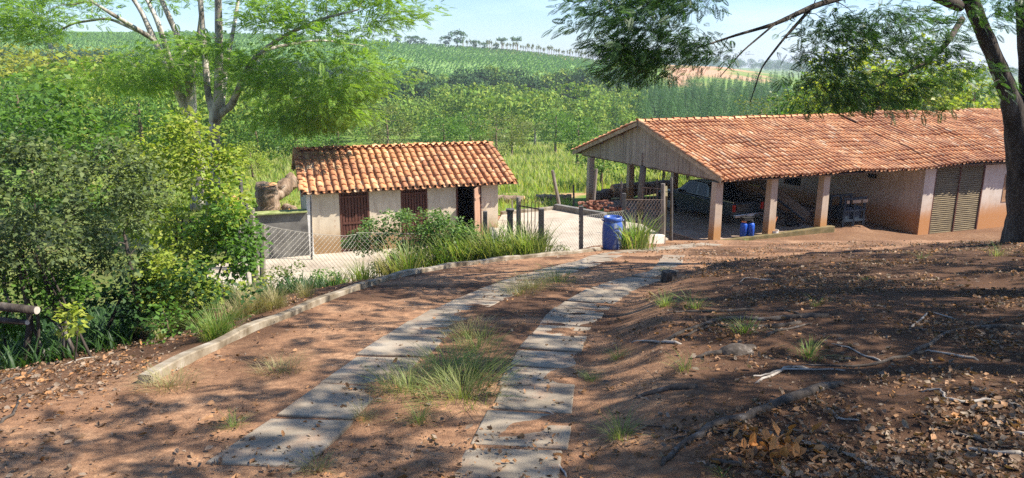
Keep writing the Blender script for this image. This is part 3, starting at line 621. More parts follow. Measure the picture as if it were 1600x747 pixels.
# end wall facing the carport, with a dark window opening and a vent
V3n = V3; mb = MB()
def epan(b0, b1, z0, z1): mb.prism([(b0, z0), (b1, z0), (b1, z1), (b0, z1)], .16, cp(AE + .09, 0, 0), V3n, U3, (0, 0, 1))
def eb(px, py):
    d = ray(px, py); n = np.cross(V3, (0, 0, 1)); q = cp(AE, 0, 0); h = d * (q.dot(n) / d.dot(n)); return float((h - q).dot(V3)), float(h[2])
w_b0, w_b1 = eb(1251, 285)[0], eb(1224, 285)[0]; w_z0, w_z1 = eb(1238, 289)[1], eb(1238, 268)[1]; w_z1 = min(w_z1, TOPW - .05)
if w_b0 > w_b1: w_b0, w_b1 = w_b1, w_b0
w_b1 = min(w_b1, 8.7); w_b0 = min(w_b0, 7.4)
epan(.74, w_b0, zb, TOPW + .0); epan(w_b0, w_b1, zb, w_z0); epan(w_b0, w_b1, w_z1, TOPW); epan(w_b1, 9.9, zb, TOPW)
mb.prism([(.74, TOPW + .002), (9.9, TOPW + .002), (CH, CR - .12)], .15, cp(AE + .09, 0, 0), V3n, U3, (0, 0, 1)); mb.build('end_wall', M['wall_carport'], bld)
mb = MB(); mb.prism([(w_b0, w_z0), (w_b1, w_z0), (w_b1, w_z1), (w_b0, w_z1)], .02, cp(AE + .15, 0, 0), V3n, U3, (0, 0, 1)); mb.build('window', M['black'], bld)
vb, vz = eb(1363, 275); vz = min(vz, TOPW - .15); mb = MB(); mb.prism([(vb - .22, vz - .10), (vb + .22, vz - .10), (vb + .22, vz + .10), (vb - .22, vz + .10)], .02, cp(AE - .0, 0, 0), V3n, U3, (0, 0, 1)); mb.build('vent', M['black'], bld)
mb = MB(); cpan(mb, AE + .2, LC, zb, TOPW, 9.7, .18); cpan(mb, LC - .2, LC - .02, zb, TOPW, .8, 9); mb.build('back_wall', M['wall_carport'], bld)
# slatted double door
dr = MB(); zd0 = -7.7; zd1 = CE - .09; ns = 36; mid = (D0 + D1) / 2
for k in range(ns):
    z = zd0 + (zd1 - zd0) * (k + .5) / ns
    for a0, a1 in ((D0 + .07, mid - .03), (mid + .03, D1 - .07)):
        c = cp((a0 + a1) / 2, .55, z) + bx[1] * .05; up = np.array([0, 0, 1.]) + bx[1] * .45; up /= np.linalg.norm(up); dr.box(c, (a1 - a0, .016, .075), (U3, np.cross(up, U3), up))
door = dr.build('slatted_door', M['slat_door'], bld)
dr = MB()
for a0, a1 in ((D0 + .002, D0 + .07), (mid - .03, mid + .03), (D1 - .07, D1 - .002)): cpan(dr, a0, a1, zd0, zd1, .55, .10)
cpan(dr, D0 + .07, D1 - .07, zd1 + .002, zd1 + .05, .55, .12); dr.build('door_frame', M['door_brown'], bld)
dr = MB(); cpan(dr, D0, D1, zd0, zd1, .75, .02); dr.build('door_backing', M['beam'], bld)
sh = MB(); n = 4
for k in range(n): cpan(sh, W0 + .06 + (W1 - W0 - .12) * k / n + .004, W0 + .06 + (W1 - W0 - .12) * (k + 1) / n - .004, wz0 + .06, wz1 - .06, .60, .03)
shu = sh.build('shutter', M['shutter'], bld)
sh = MB()
for a0, a1, z0, z1 in ((W0 + .003, W0 + .06, wz0 + .003, wz1 - .003), (W1 - .06, W1 - .003, wz0 + .003, wz1 - .003), (W0 + .06, W1 - .06, wz0 + .003, wz0 + .06), (W0 + .06, W1 - .06, wz1 - .06, wz1 - .003)): cpan(sh, a0, a1, z0, z1, .53, .12)
sh.build('window_frame', M['shutter'], bld)
# slatted screen seen through the carport's far side
mb = MB()
for k in range(9): mb.beam(cp(8.0 + k * .17, 9.7, FL), cp(8.03 + k * .17, 9.72, CE - .5 + .08 * (k % 3)), .09, .03, up=(0, 1, 0))
for z in (FL + .5, CE - .8): mb.beam(cp(7.9, 9.78, z), cp(9.5, 9.78, z), .03, .07)
mb.build('slat_screen', M['plank'], bld)

# ------------------------------------------------------------------ pickup
CAR_O = cp(2.75, 2.35, FL); fw = V3 / np.linalg.norm(V3); sd = np.array([fw[1], -fw[0], 0]); up = np.array([0, 0, 1.])
CAR_O = CAR_O + sd * .35
car = thing('pickup_truck', 'dark double-cab pickup truck parked nose-away under the carport', 'pickup truck', CAR_O + fw * 2.5 + sd * .5)
CO = CAR_O + sd * .5; Wc = 1.76
def prof(poly, w, name, mat, off=0, bev=.03, par=car, smooth=False):
    mb = MB(); mb.prism(poly, w, CO + sd * off, fw, sd, up); return mb.build(name, mat, par, bevel=bev)
def arch(cx, r=.42, z=.42): return [(cx + r * math.cos(a), z + r * math.sin(a)) for a in [math.pi * k / 8 for k in range(9)]]
lower = [(0.0, .5), (.02, 1.02), (1.52, 1.04), (3.55, 1.03), (4.72, .95), (5.0, .84), (5.06, .48)] + [(4.55, .30)] + arch(4.12) + [(3.6, .28), (1.55, .28)] + arch(1.05) + [(.5, .42)]
prof(lower, Wc, 'body', M['car_paint'], bev=.05)
cabp = [(1.50, 1.03), (1.62, 1.52), (1.80, 1.66), (2.75, 1.69), (3.0, 1.65), (3.75, 1.05)]
mb = MB(); n = len(cabp)
v = [CO + a * fw + b * up + sd * (Wc / 2 - .03 - .22 * (b - 1.03)) for a, b in cabp] + [CO + a * fw + b * up - sd * (Wc / 2 - .03 - .22 * (b - 1.03)) for a, b in cabp]
mb.add(v, [tuple(range(n)), tuple(range(2 * n - 1, n - 1, -1))] + [(i, n + i, n + (i + 1) % n, (i + 1) % n) for i in range(n)]); mb.build('cab', M['car_paint'], car, bevel=.04)
def swin(poly, s): 
    mb = MB(); v = []
    for k in (0, .012): v += [CO + a * fw + b * up + sd * s * (Wc / 2 - .035 - .22 * (b - 1.03) + k) for a, b in poly]
    n = len(poly); mb.add(v, [tuple(range(n)), tuple(range(2 * n - 1, n - 1, -1))] + [(i, n + i, n + (i + 1) % n, (i + 1) % n) for i in range(n)]); mb.build('window', M['car_glass'], car)
for s in (-1, 1): swin([(1.72, 1.1), (1.80, 1.55), (2.28, 1.6), (2.30, 1.1)], s); swin([(2.42, 1.1), (2.40, 1.6), (2.88, 1.6), (3.45, 1.12)], s)
mb = MB(); v = [CO + fw * (a - .016) + up * b + sd * s * ww for a, b, ww, s in ((1.52, 1.12, .72, -1), (1.52, 1.12, .72, 1), (1.635, 1.5, .64, 1), (1.635, 1.5, .64, -1))]; mb.add(v + [k - fw * .01 for k in v], [(0, 1, 2, 3), (7, 6, 5, 4), (0, 4, 5, 1), (1, 5, 6, 2), (2, 6, 7, 3), (3, 7, 4, 0)]); mb.build('rear_window', M['car_glass'], car)
mb = MB(); mb.prism([(.06, 1.0), (1.48, 1.0), (1.48, 1.045), (.06, 1.045)], Wc - .25, CO, fw, sd, up); mb.build('load_bed_cover', M['rubber'], car)
for s in (-1, 1):
    mb = MB(); mb.beam(CO + sd * s * .82 + fw * .05 + up * 1.06, CO + sd * s * .82 + fw * 1.5 + up * 1.08, .06, .05); mb.build('bed_rail', M['chrome'], car)
    mb = MB(); mb.box(CO + sd * s * (Wc / 2 - .06) + fw * -.008 + up * .82, (.15, .06, .30), (sd, fw, up)); mb.build('taillight', M['red_lamp'], car, bevel=.01)
    mb = MB(); mb.box(CO + sd * s * (Wc / 2 - .12) + fw * 4.93 + up * .72, (.3, .2, .16), (sd, fw, up)); mb.build('headlight', M['car_glass'], car, bevel=.03)
    mb = MB(); mb.box(CO + sd * s * (Wc / 2 + .09) + fw * 3.3 + up * 1.12, (.2, .1, .15), (sd, fw, up)); mb.build('mirror', M['rubber'], car, bevel=.03)
    for hh_ in (2.45, 1.85): mb = MB(); mb.box(CO + sd * s * (Wc / 2 + .01) + fw * hh_ + up * .92, (.03, .14, .03), (sd, fw, up)); mb.build('door_handle', M['chrome'], car)
    for a in (1.05, 4.12):
        mb = MB(); c = CO + sd * s * (Wc / 2 - .11) + fw * a + up * .345; mb.tube([c - sd * s * .12, c - sd * s * .09, c + sd * s * .09, c + sd * s * .115], [.30, .345, .345, .31], 28); wh = mb.build('wheel', M['rubber'], car)
        mb = MB(); mb.tube([c + sd * s * .10, c + sd * s * .122], [.205, .19], 20); mb.build('rim', M['chrome'], wh).location = -Vector(car.location) * 0
        for ch in wh.children: ch.data.transform(Matrix.Translation(Vector(wh.location) - Vector(car.location)))
mb = MB(); mb.box(CO - fw * .09 + up * .48, (1.7, .14, .16), (sd, fw, up)); mb.build('bumper', M['chrome'], car, bevel=.03)
mb = MB(); mb.box(CO - fw * .014 + up * .80, (1.35, .02, .34), (sd, fw, up)); tg = mb.build('tailgate', M['car_paint'], car, bevel=.015)
mb = MB(); mb.box(CO - fw * .17 + up * .50, (.40, .01, .11), (sd, fw, up)); mb.build('number_plate', M['white_plastic'], car)

# ------------------------------------------------------------------ tipped farm trailer and the things near it
TO = atY(1238, 335, 31.2); tr = thing('farm_trailer', 'old farm trailer with plank sides tipped down to the right under the carport', 'trailer', (TO[0], TO[1], FL))
pl0, pl1 = atY(1196, 287, 31.6), atY(1262, 338, 30.6); dv = pl1 - pl0; Lt = np.linalg.norm(dv); dv /= Lt; backv = V3 / np.linalg.norm(V3); nv = np.cross(backv, dv); nv /= np.linalg.norm(nv); nv *= np.sign(nv[2])
for off in (0, 2.3):
    mb = MB(); o0 = pl0 + backv * off + (U3 * .1 * off)
    for k in range(3): mb.box(o0 + dv * Lt / 2 + nv * (k - 1) * .14, (Lt, .04, .13), (dv, backv, nv))
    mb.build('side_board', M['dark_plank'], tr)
    mb = MB()
    mb.box(o0 + dv * Lt / 2 - nv * .25, (Lt + .1, .08, .07), (dv, backv, nv)); mb.box(o0 + dv * Lt / 2 + nv * .215, (Lt + .1, .05, .02), (dv, backv, nv)); mb.build('side_rail', M['steel_blue'], tr)
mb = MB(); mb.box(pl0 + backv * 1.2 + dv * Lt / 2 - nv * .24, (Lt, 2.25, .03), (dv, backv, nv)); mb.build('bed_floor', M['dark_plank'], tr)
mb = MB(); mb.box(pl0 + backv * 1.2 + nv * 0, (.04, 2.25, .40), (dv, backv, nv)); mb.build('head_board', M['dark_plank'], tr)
mb = MB(); mb.beam(pl0 + backv * .4 + (0, 0, -.45), pl1 + backv * .4 + (0, 0, -.5), .08, .12); mb.beam(pl0 + backv * 1.9 + (0, 0, -.45), pl1 + backv * 1.9 + (0, 0, -.5), .08, .12)
mb.beam(pl0 + dv * .4 + backv * .3 + (0, 0, -.5), (pl0 + dv * .4 + backv * .3)[:2].tolist() + [FL], .08, .08, up=(1, 0, 0)); mb.build('chassis', M['steel_blue'], tr)
for off in (-.05, 2.2):
    c = pl0 + dv * Lt * .62 + backv * off; c[2] = FL + .34; mb = MB(); mb.tube([c - backv * .09, c - backv * .07, c + backv * .07, c + backv * .09], [.28, .34, .34, .28], 24); mb.build('wheel', M['rubber'], tr)
mc = atY(1322, 340, 31.4); cart = thing('machine_frame', 'dark blue steel machine with three pale panels beside the tipped trailer', 'farm machine', (mc[0], mc[1], FL))
mb = MB(); cx = np.array([mc[0], mc[1], FL])
for i in (-.55, 0, .55):
    for j in (-.4, .4): mb.beam(cx + U3 * i + bx[1] * j, cx + U3 * i + bx[1] * j + (0, 0, 1.25), .08, .08, up=(0, 1, 0))
for z in (.25, .7, 1.22):
    for j in (-.4, .4): mb.beam(cx - U3 * .62 + bx[1] * j + (0, 0, z), cx + U3 * .62 + bx[1] * j + (0, 0, z), .06, .09)
mb.build('frame', M['steel_blue'], cart)
mb = MB(); mb.box(cx + (0, 0, .55), (1.0, .7, .55), bx); mb.build('hopper', M['steel_blue'], cart, bevel=.02)
for i, ww in ((-.42, .14), (.06, .46), (.52, .30)):
    mb = MB(); mb.box(cx + U3 * i - bx[1] * .45 + (0, 0, 1.08), (ww, .015, .14), bx); mb.build('panel', M['bargeboard'], cart)
mb = MB(); mb.box(cx + U3 * .95 + (0, 0, .2) + V3 * .6, (1.1, .3, .06), bx); mb.box(cx + U3 * 1.0 + (0, 0, .1) + V3 * .6, (1.3, .25, .07), bx); mb.box(cx + U3 * 1.1 + (0, 0, .03) + V3 * .5, (1.2, .3, .06), bx)
tag(mb.build('plank_stack', M['beam'], loc=cx + U3), 'low stack of old planks lying against the pale carport wall', 'planks')
for i, (px, gname) in enumerate(((1161, 'left of a touching pair'), (1172, 'right of a touching pair'))):
    q = atZ(px, 371, FL); q[1] = max(q[1], 0); j = thing('jerry_can', 'blue plastic can with orange rim by the carport front, ' + gname, 'can', (q[0], q[1] , FL), 'blue cans at the carport front')
    b_ = MB(); b_.lathe([(.10, .03), (.14, .05), (.145, .5), (.13, .58), (.07, .62)], 16, (q[0], q[1], FL)); b_.build('body', M['blue_can'], j, smooth=True)
    b_ = MB(); b_.lathe([(.10, 0), (.15, .005), (.15, .045), (.10, .048)], 16, (q[0], q[1], FL)); b_.build('base_ring', M['orange_rim'], j)
    b_ = MB(); b_.lathe([(.07, .622), (.10, .63), (.10, .69), (.02, .70)], 16, (q[0], q[1], FL)); b_.build('cap', M['orange_rim'] if i == 0 else M['rubber'], j)
q = atZ(1167, 348, FL + .72); mb = MB(); qq = atZ(1165, 371, FL); mb.box((qq[0] - .01, qq[1], FL + .77), (.42, .28, .10), bx); mb.box((qq[0], qq[1], FL + .835), (.46, .30, .02), bx); tag(mb.build('tool_tray', M['rubber'], loc=(qq[0], qq[1], FL + .7)), 'dark shallow tray resting on top of the blue cans', 'tray')
q = atZ(1217, 369, FL + .1); mb = MB(); mb.lathe([(.14, 0), (.17, .02), (.19, .2), (.2, .22), (.18, .22), (.15, .05)], 18, (q[0], q[1] + .6, FL)); tag(mb.build('basin', M['white_plastic'], loc=(q[0], q[1] + .6, FL)), 'small white basin on the carport floor between two pillars', 'basin')
mb = MB(); mb.tube([(q[0] - .1, q[1] + .55, FL + .16), (q[0] + .12, q[1] + .7, FL + .75)], .02, 8); tag(mb.build('broom_handle', M['orange_rim'], loc=(q[0], q[1] + .6, FL)), 'short reddish stick leaning up from the white basin', 'stick')

# ------------------------------------------------------------------ blue drum and fence line
dp = onplane(956, 389); dp[2] = g(dp[0], dp[1]); hd = 1.0
drum = thing('plastic_drum', 'large scuffed blue plastic drum standing at the end of the kerb', 'drum', dp)
b_ = MB(); prf = [(.22, 0), (.255, .02), (.275, .08), (.285, .16), (.292, .3), (.296, .45), (.294, .6), (.288, .70), (.275, .79), (.255, .83), (.25, .85), (.262, .86), (.27, .885), (.272, .93), (.262, .965), (.24, .975), (.225, .965), (.22, .90), (.0, .89)]
b_.lathe([(r, z * hd) for r, z in prf[:-1]], 40, dp); b_.build('body', M['blue_drum'], drum, smooth=True)
b_ = MB(); b_.lathe([(.219, .90 * hd), (.21, .91 * hd), (.1, .905 * hd), (.02, .906 * hd)], 30, dp); b_.build('lid', M['blue_drum'], drum, smooth=True)
for s in (-1, 1):
    b_ = MB(); b_.tube([dp + (s * .25, -.06, .84 * hd), dp + (s * .31, -.04, .88 * hd), dp + (s * .31, .04, .88 * hd), dp + (s * .25, .06, .84 * hd)], .016, 8); b_.build('handle', M['blue_drum'], drum, smooth=True)
posts_g = 'posts of the yard and shed fences'
def post(px, ptop, pbot, y, w, mat, label, name='fence_post', sides=4, lean=0, topper=False, z0=None):
    a = atY(px, pbot, y); b_ = atY(px + lean, ptop, y); gz = g(a[0], a[1]); a[2] = min(a[2], gz) - .12 if z0 is None else z0
    mb = MB()
    if sides == 4: mb.beam(a, b_, w, w, up=(0, 1, 0))
    else: mb.tube([a, a * .5 + b_ * .5 + (random.uniform(-.02, .02), 0, 0), b_], [w * .55, w * .5, w * .46], sides)
    if topper: mb.box(b_, (w * 1.35, w * 1.35, .06))
    o = mb.build(name, mat, bevel=.008 if sides == 4 else 0, smooth=False, loc=a); tag(o, label, 'post', posts_g); return a, b_
P = {}
P['a'] = post(758, 330, 378, 20.4, .12, M['dark_post'], 'dark square post in front of the open shed door')
P['b'] = post(797, 328, 384, 20.2, .17, M['dark_post'], 'thick grey concrete post with a wider cap beside the iron gate', topper=True)
P['c'] = post(810, 308, 390, 20.0, .13, M['old_wood'], 'tall lichen-spotted post at the hinge side of the iron gate', sides=8)
P['d'] = post(846, 326, 396, 19.4, .14, M['dark_post'], 'dark squared post at the latch side of the iron gate')
P['e'] = post(908, 322, 389, 20.6, .12, M['dark_post'], 'slim dark post between the gate and the blue drum')
P['f'] = post(975, 302, 380, 22.2, .11, M['dark_post'], 'dark post just behind the blue drum')
P['g'] = post(1036, 287, 380, 23.4, .15, M['old_wood'], 'thick round-topped post with a sunlit side at the carport gateway', sides=10)
P['h'] = post(1049, 277, 372, 24.4, .10, M['dark_post'], 'thin dark pole behind the round-topped gateway post', sides=6)
P['i'] = post(1027, 280, 332, 31.0, .10, M['dark_post'], 'dark stake under the carport eave left of the gateway', sides=6)
post(880, 266, 321, 31.5, .15, M['old_wood'], 'leaning grey post at the far edge of the yard', sides=8, lean=-17)
post(896, 289, 320, 33.5, .09, M['dark_post'], 'short upright stake beyond the far corner of the yard', sides=6)
post(926, 264, 330, 31.2, .14, M['old_wood'], 'grey round post tilted beside the outer carport pillar', sides=8, lean=6)
post(971, 284, 328, 30.6, .10, M['dark_post'], 'black stake between the carport pillars and the cut logs', sides=6)
post(800, 313, 345, 27.6, .06, M['old_wood'], 'thin pale stake at the left edge of the yard', sides=6)
post(375, 274, 350, 22.5, .15, M['dark_post'], 'charred upright split post, taller of the two left of the shed', sides=5)
post(384, 303, 350, 22.3, .13, M['dark_post'], 'shorter charred post touching the tall split one', sides=5)
post(396, 326, 405, 17.2, .17, M['old_wood'], 'weathered mossy fence post where the wire netting starts', sides=7, lean=-3)
post(405, 352, 415, 17.0, .14, M['old_wood'], 'stubby pale post leaning beside the mossy netting post', sides=7, lean=6)
post(388, 345, 398, 16.0, .07, M['stick'], 'bare whitish pole slanting over the weeds', 'leaning_pole', sides=6, lean=-16)
post(486, 305, 395, 23.6, .07, M['dark_post'], 'thin dark pole against the shed corner', sides=6)
def netting(p0, p1, z0a, z0b, h, cell, name, label, sagtop=0.0, rad=.0045):
    p0 = np.asarray(p0, float); p1 = np.asarray(p1, float); L = np.linalg.norm((p1 - p0)[:2]); mb = MB()
    def pt(s, zz): 
        t_ = s / L; b0 = z0a * (1 - t_) + z0b * t_; top = h - sagtop * math.sin(math.pi * t_) ** .5 if sagtop else h
        return np.array([p0[0] + (p1[0] - p0[0]) * t_, p0[1] + (p1[1] - p0[1]) * t_, b0 + min(zz, 1) * top])
    nz = max(2, int(h / cell)); nxs = int(L / cell)
    for k in range(-nz, nxs + 1):
        for sgn in (1, -1):
            pts = []
            for j in range(nz + 1):
                s = (k + j if sgn > 0 else k + nz - j) * cell
                if 0 <= s <= L: pts.append(pt(s, j / nz) + np.array([0, .004 * sgn, 0]))
            if len(pts) > 1: mb.tube([pts[0], pts[-1]] if not sagtop else pts, rad, 3, cap=False)
    mb.tube([pt(L * i / 8, 1) for i in range(9)], rad * 1.3, 4); mb.tube([pt(L * i / 8, 0.02) for i in range(9)], rad * 1.3, 4)
    return tag(mb.build(name, M['rusty_wire' if 'rust' in label else 'wire'], loc=(p0 + p1) / 2), label, 'wire fence')
na, nb = atY(408, 420, 17.0), atY(560, 425, 19.2)
netting(na, nb, na[2], nb[2] - .1, 1.15, .13, 'wire_netting', 'sagging diamond wire netting in front of the shed\'s left corner', .12)
netting(P['d'][0], P['e'][0], P['d'][0][2] + .15, P['e'][0][2] + .12, 1.05, .11, 'wire_netting', 'wire netting across the yard between gate post and slim post', rad=.003)
netting(P['e'][0], P['f'][0], P['e'][0][2] + .12, P['f'][0][2] + .1, 1.1, .11, 'wire_netting', 'wire netting behind the blue drum', rad=.003)
netting(P['f'][0], P['g'][0], P['f'][0][2] + .3, P['g'][0][2] + .45, 1.25, .16, 'wire_netting', 'rust-tinted wire netting between the drum and the round-topped gateway post', rad=.0035)
netting(nb, P['a'][0], nb[2], P['a'][0][2], 1.1, .14, 'wire_netting', 'wire netting half buried in vines before the shed doors', rad=.004)
# iron gate
ga, gb = P['c'][0], P['d'][0]; gt = thing('iron_gate', 'small rusty iron gate of hooked upright bars beside the yard', 'gate', (ga + gb) / 2)
mb = MB(); z0, z1 = ga[2] + .35, atY(825, 312, 19.7)[2]
for k in range(6):
    t_ = (k + .6) / 6.4; q = ga * (1 - t_) + gb * t_; zz = z1 + .05 * ((k * 7) % 3 - 1)
    mb.tube([(q[0], q[1], z0), (q[0], q[1], zz - .06), (q[0] + .02, q[1], zz), (q[0] + .05, q[1], zz - .01)], .011, 6)
mb.build('bars', M['iron'], gt); mb = MB()
for z in (z0 + .03, z1 - .22): mb.beam((*(ga * .97 + gb * .03)[:2], z), (*(ga * .05 + gb * .95)[:2], z), .02, .035)
mb.build('rails', M['iron'], gt); mb = MB(); q = ga * .45 + gb * .55; mb.beam((q[0], q[1] - .02, z0 + .42), (q[0] + .3, q[1] - .02, z0 + .40), .025, .03); mb.build('latch', M['iron'], gt)
# iron rail panel and gateway wall
ra, rb = atY(1003, 325, 25.4), atY(1032, 325, 25.0); rt = thing('iron_railing', 'rusty railing panel of upright bars left of the gateway post', 'railing', ra); mb = MB()
z0, z1 = ra[2], atY(1015, 296, 25)[2]
for k in range(6): q = ra * (1 - k / 5) + rb * k / 5; mb.tube([(q[0], q[1], z0), (q[0], q[1], z1)], .012, 6)
mb.build('bars', M['iron'], rt); mb = MB()
for z in (z0, z1): mb.beam((ra[0] - .05, ra[1], z), (rb[0] + .05, rb[1], z), .025, .03)
mb.build('rails', M['iron'], rt)
gw = MB(); q0, q1 = np.array(P['g'][0]), np.array(P['h'][0]); q0 = q0 + (.05, .12, 0); q1 = q1 + (-.02, 1.2, 0); zt = atY(1042, 305, 24)[2]
gw.beam((q0[0], q0[1], (zt + q0[2]) / 2), (q1[0], q1[1], (zt + q0[2]) / 2), .10, zt - q0[2] + .1); tag(gw.build('gateway_wall', M['moss_wall'], loc=q0), 'narrow mossy yellowish wall behind the round-topped gateway post', 'wall')
gw = MB(); q0, q1 = atY(1006, 384, 22.6), np.array(P['g'][0]); q1[2] = g(q1[0], q1[1]); q0[2] = g(q0[0], q0[1]); gw.beam(q0 + (0, 0, .05), q1 + (-.05, 0, .18), .22, .5); tag(gw.build('fence_plinth', M['wall_carport'], bevel=.04, loc=q0), 'short pale plinth under the netting left of the gateway', 'plinth')
gw = MB(); q = onplane(990, 388); q = np.array([q[0], q[1] + 1.3, g(q[0], q[1] + 1.3)]); gw.lathe([(.15, -.1), (.2, .1), (.24, .42), (.27, .46), (.25, .46), (.2, .38)], 14, q); tag(gw.build('planter_pot', M['dark_post'], loc=q), 'rough dark pot beside the blue drum', 'pot')
# yard edge walls
def lowwall(pts, w, h, mat, label, name='low_wall'):
    mb = MB()
    for p0, p1 in zip(pts[:-1], pts[1:]): mb.beam(np.array(p0) + (0, 0, h / 2 - .15), np.array(p1) + (0, 0, h / 2 - .15), w, h + .3)
    return tag(mb.build(name, mat, bevel=.015, loc=np.array(pts[0])), label, 'low wall')
lowwall([(*xy(868, 327, YARD), YARD), (*xy(946, 341, YARD), YARD)], .22, .22, M['grey_wall'], 'dark low edging along the yard towards the carport')
lowwall([(*xy(783, 335, YARD), YARD), (*xy(866, 327, YARD), YARD)], .2, .12, M['kerb'], 'thin pale edging at the far side of the yard')
lowwall([(-.75, 26.0, YARD), (-.45, 23.5, YARD), (-.1, 21.2, YARD)], .2, .1, M['grey_wall'], 'dark edging between the shed and the yard')
wl0, wl1 = sp(-1.9, .3, FLOOR_S), sp(aL - .06, .3, FLOOR_S); mb = MB(); zt = atY(440, 336, 23.6)[2]
mb.beam((wl0[0], wl0[1], (zt + FLOOR_S) / 2 - .1), (wl1[0], wl1[1], (zt + FLOOR_S) / 2 - .1), .16, zt - FLOOR_S + .2); gwall = thing('garden_wall', 'dark grey block wall with a mossy top joined to the shed\'s left side', 'wall', wl0); mb.build('blockwork', M['grey_wall'], gwall)
mb = MB(); mb.beam((wl0[0], wl0[1] + .05, zt + .02), (wl1[0], wl1[1] + .05, zt + .02), .5, .04); mb.build('coping', M['moss_top'], gwall)

# brick pile, cut logs, stumps
bp_ = atZ(930, 330, YARD - .2); rb_ = random.Random(3); mb = MB()
for k in range(110):
    t_ = rb_.random(); lay = int(rb_.random() ** 1.6 * 5); x = bp_[0] - .9 + 2.3 * t_; hmax = .1 + .35 * math.sin(math.pi * min(1, t_ * 1.05 + .1)); 
    if lay * .09 > hmax: continue
    a = rb_.uniform(-.3, .3) + (1.57 if lay % 2 else 0); mb.box((x, bp_[1] + rb_.uniform(-.35, .35) * (1 - lay * .15), bp_[2] + .08 + lay * .09), (.22, .10, .07), ((math.cos(a), math.sin(a), 0), (-math.sin(a), math.cos(a), 0), (0, 0, 1)))
tag(mb.build('brick_pile', M['brick'], loc=bp_), 'heap of loose red bricks beyond the yard edge at the outer pillar', 'brick pile')
def log(A, Bp, r, label, name='cut_log', flare=1.0, bark='stump_bark', group='felled logs on the grass'):
    A = np.asarray(A, float); Bp = np.asarray(Bp, float); t_ = thing(name, label, 'log' if name == 'cut_log' else 'stump', A, group); rl = random.Random(int(abs(A[0]) * 100))
    n = 12; pts = [A + (Bp - A) * i / n + np.array([rl.uniform(-.04, .04), 0, rl.uniform(-.03, .03)]) * (0 < i < n) for i in range(n + 1)]
    rd = [r * (flare if i == 0 else (1 + (flare - 1) * max(0, 1 - i / 2.5))) * rl.uniform(.92, 1.08) for i in range(n + 1)]
    mb = MB(); mb.tube(pts, rd, 20); o = mb.build('bark', M[bark], t_, smooth=True)
    mv = o.data.vertices
    for q in mv: q.co += Vector((rl.uniform(-1, 1), rl.uniform(-1, 1), rl.uniform(-1, 1))) * r * .045
    d = (Bp - A) / np.linalg.norm(Bp - A)
    for e, rr2, s in ((Bp, rd[-1], 1), (A, rd[0], -1)):
        mb = MB(); mb.tube([e + d * s * .002, e + d * s * .012], [rr2 * .93, rr2 * .90], 18); mb.build('cut_face', M['cut_wood'], t_)
    return t_
s0 = gpt(425, 331); z_ = s0[2]
log(s0 + (-.1, 0, -.2), atY(418, 288, s0[1]) + (0, -.1, .0), .50, 'huge upright stump with an orange sawn top behind the garden wall', 'tree_stump', 1.3, group='')
log(atY(428, 305, s0[1] + .3), atY(459, 281, s0[1] + 1.2), .36, 'thick grey log slanting up to the right from the sawn stump')
log(gpt(447, 330) + (0, 0, .15), gpt(456, 331) + (.2, -.5, .15), .22, 'short log with an orange sawn face beside the big stump')
log(gpt(345, 322) + (0, 0, .3), gpt(372, 326) + (0, -.3, .3), .36, 'brown log lying left of the charred posts')
l1 = gpt(940, 318); log(l1 + (-.5, 0, .25), l1 + (.5, 1.2, .3), .30, 'sawn orange-faced log nearest to the brick heap')
l1 = gpt(968, 312); log(l1 + (-.4, 0, .45), l1 + (3.0, 1.0, .55), .36, 'long barkless trunk lying behind the carport posts')
l1 = gpt(865, 313); log(l1 + (-.9, .3, .12), l1 + (.9, 0, .15), .16, 'thin pale log on the grass past the yard')
l1 = gpt(800, 318); log(l1 + (-1.3, .3, .15), l1 + (.6, 0, .2), .2, 'reddish log lying beyond the shed\'s right corner')

# ------------------------------------------------------------------ trees with limbs and crowns
def grow(mb, trunks, targets, rmin=.012, sides=8, droop=.0, k0=.014, seed=1):
    rr = random.Random(seed); nodes_, rads = [], []
    for pts, rad in trunks:
        pts = [np.asarray(p, float) for p in pts]; P_, R_ = [], []
        for i in range(len(pts) - 1):
            for s in range(5): P_.append(pts[i] * (1 - s / 5) + pts[i + 1] * s / 5); R_.append(rad[i] * (1 - s / 5) + rad[i + 1] * s / 5)
        P_.append(pts[-1]); R_.append(rad[-1])
        P2 = [P_[0]] + [(P_[i - 1] + 2 * P_[i] + P_[i + 1]) / 4 for i in range(1, len(P_) - 1)] + [P_[-1]]
        mb.tube(P2, [r * (1 + .06 * rr.uniform(-1, 1)) for r in R_], sides + 4); start = int(len(P_) * .35)
        nodes_ += P2[start:]; rads += R_[start:]
    order = sorted(range(len(targets)), key=lambda i: min(np.linalg.norm(targets[i] - n) for n in nodes_[::3]))
    for i in order:
        t_ = np.asarray(targets[i]); A = np.array(nodes_); d = np.linalg.norm((A - t_) * np.array([1, 1, 1.3]), axis=1) + np.where(A[:, 2] > t_[2] + .3, .8, 0) - .6 * np.array(rads); j = int(np.argmin(d)); a = A[j]; L = np.linalg.norm(t_ - a)
        if L < .15: continue
        r0 = min(rads[j] * .7, k0 * L + rmin); ns = max(3, min(8, int(L / .4))); perp = np.array([rr.gauss(0, 1), rr.gauss(0, 1), rr.gauss(0, .5)]) * L * .07
        pts = [a + (t_ - a) * s / ns + perp * math.sin(math.pi * s / ns) + np.array([0, 0, L * .12 * math.sin(math.pi * s / ns)]) + np.array([rr.gauss(0, 1), rr.gauss(0, 1), rr.gauss(0, 1)]) * L * .018 * (0 < s < ns) for s in range(ns + 1)]
        rs = [max(rmin * .5, r0 * (1 - .75 * s / ns)) for s in range(ns + 1)]; mb.tube(pts, rs, sides if r0 > .03 else 5, cap=False); nodes_ += pts[1:]; rads += rs[1:]
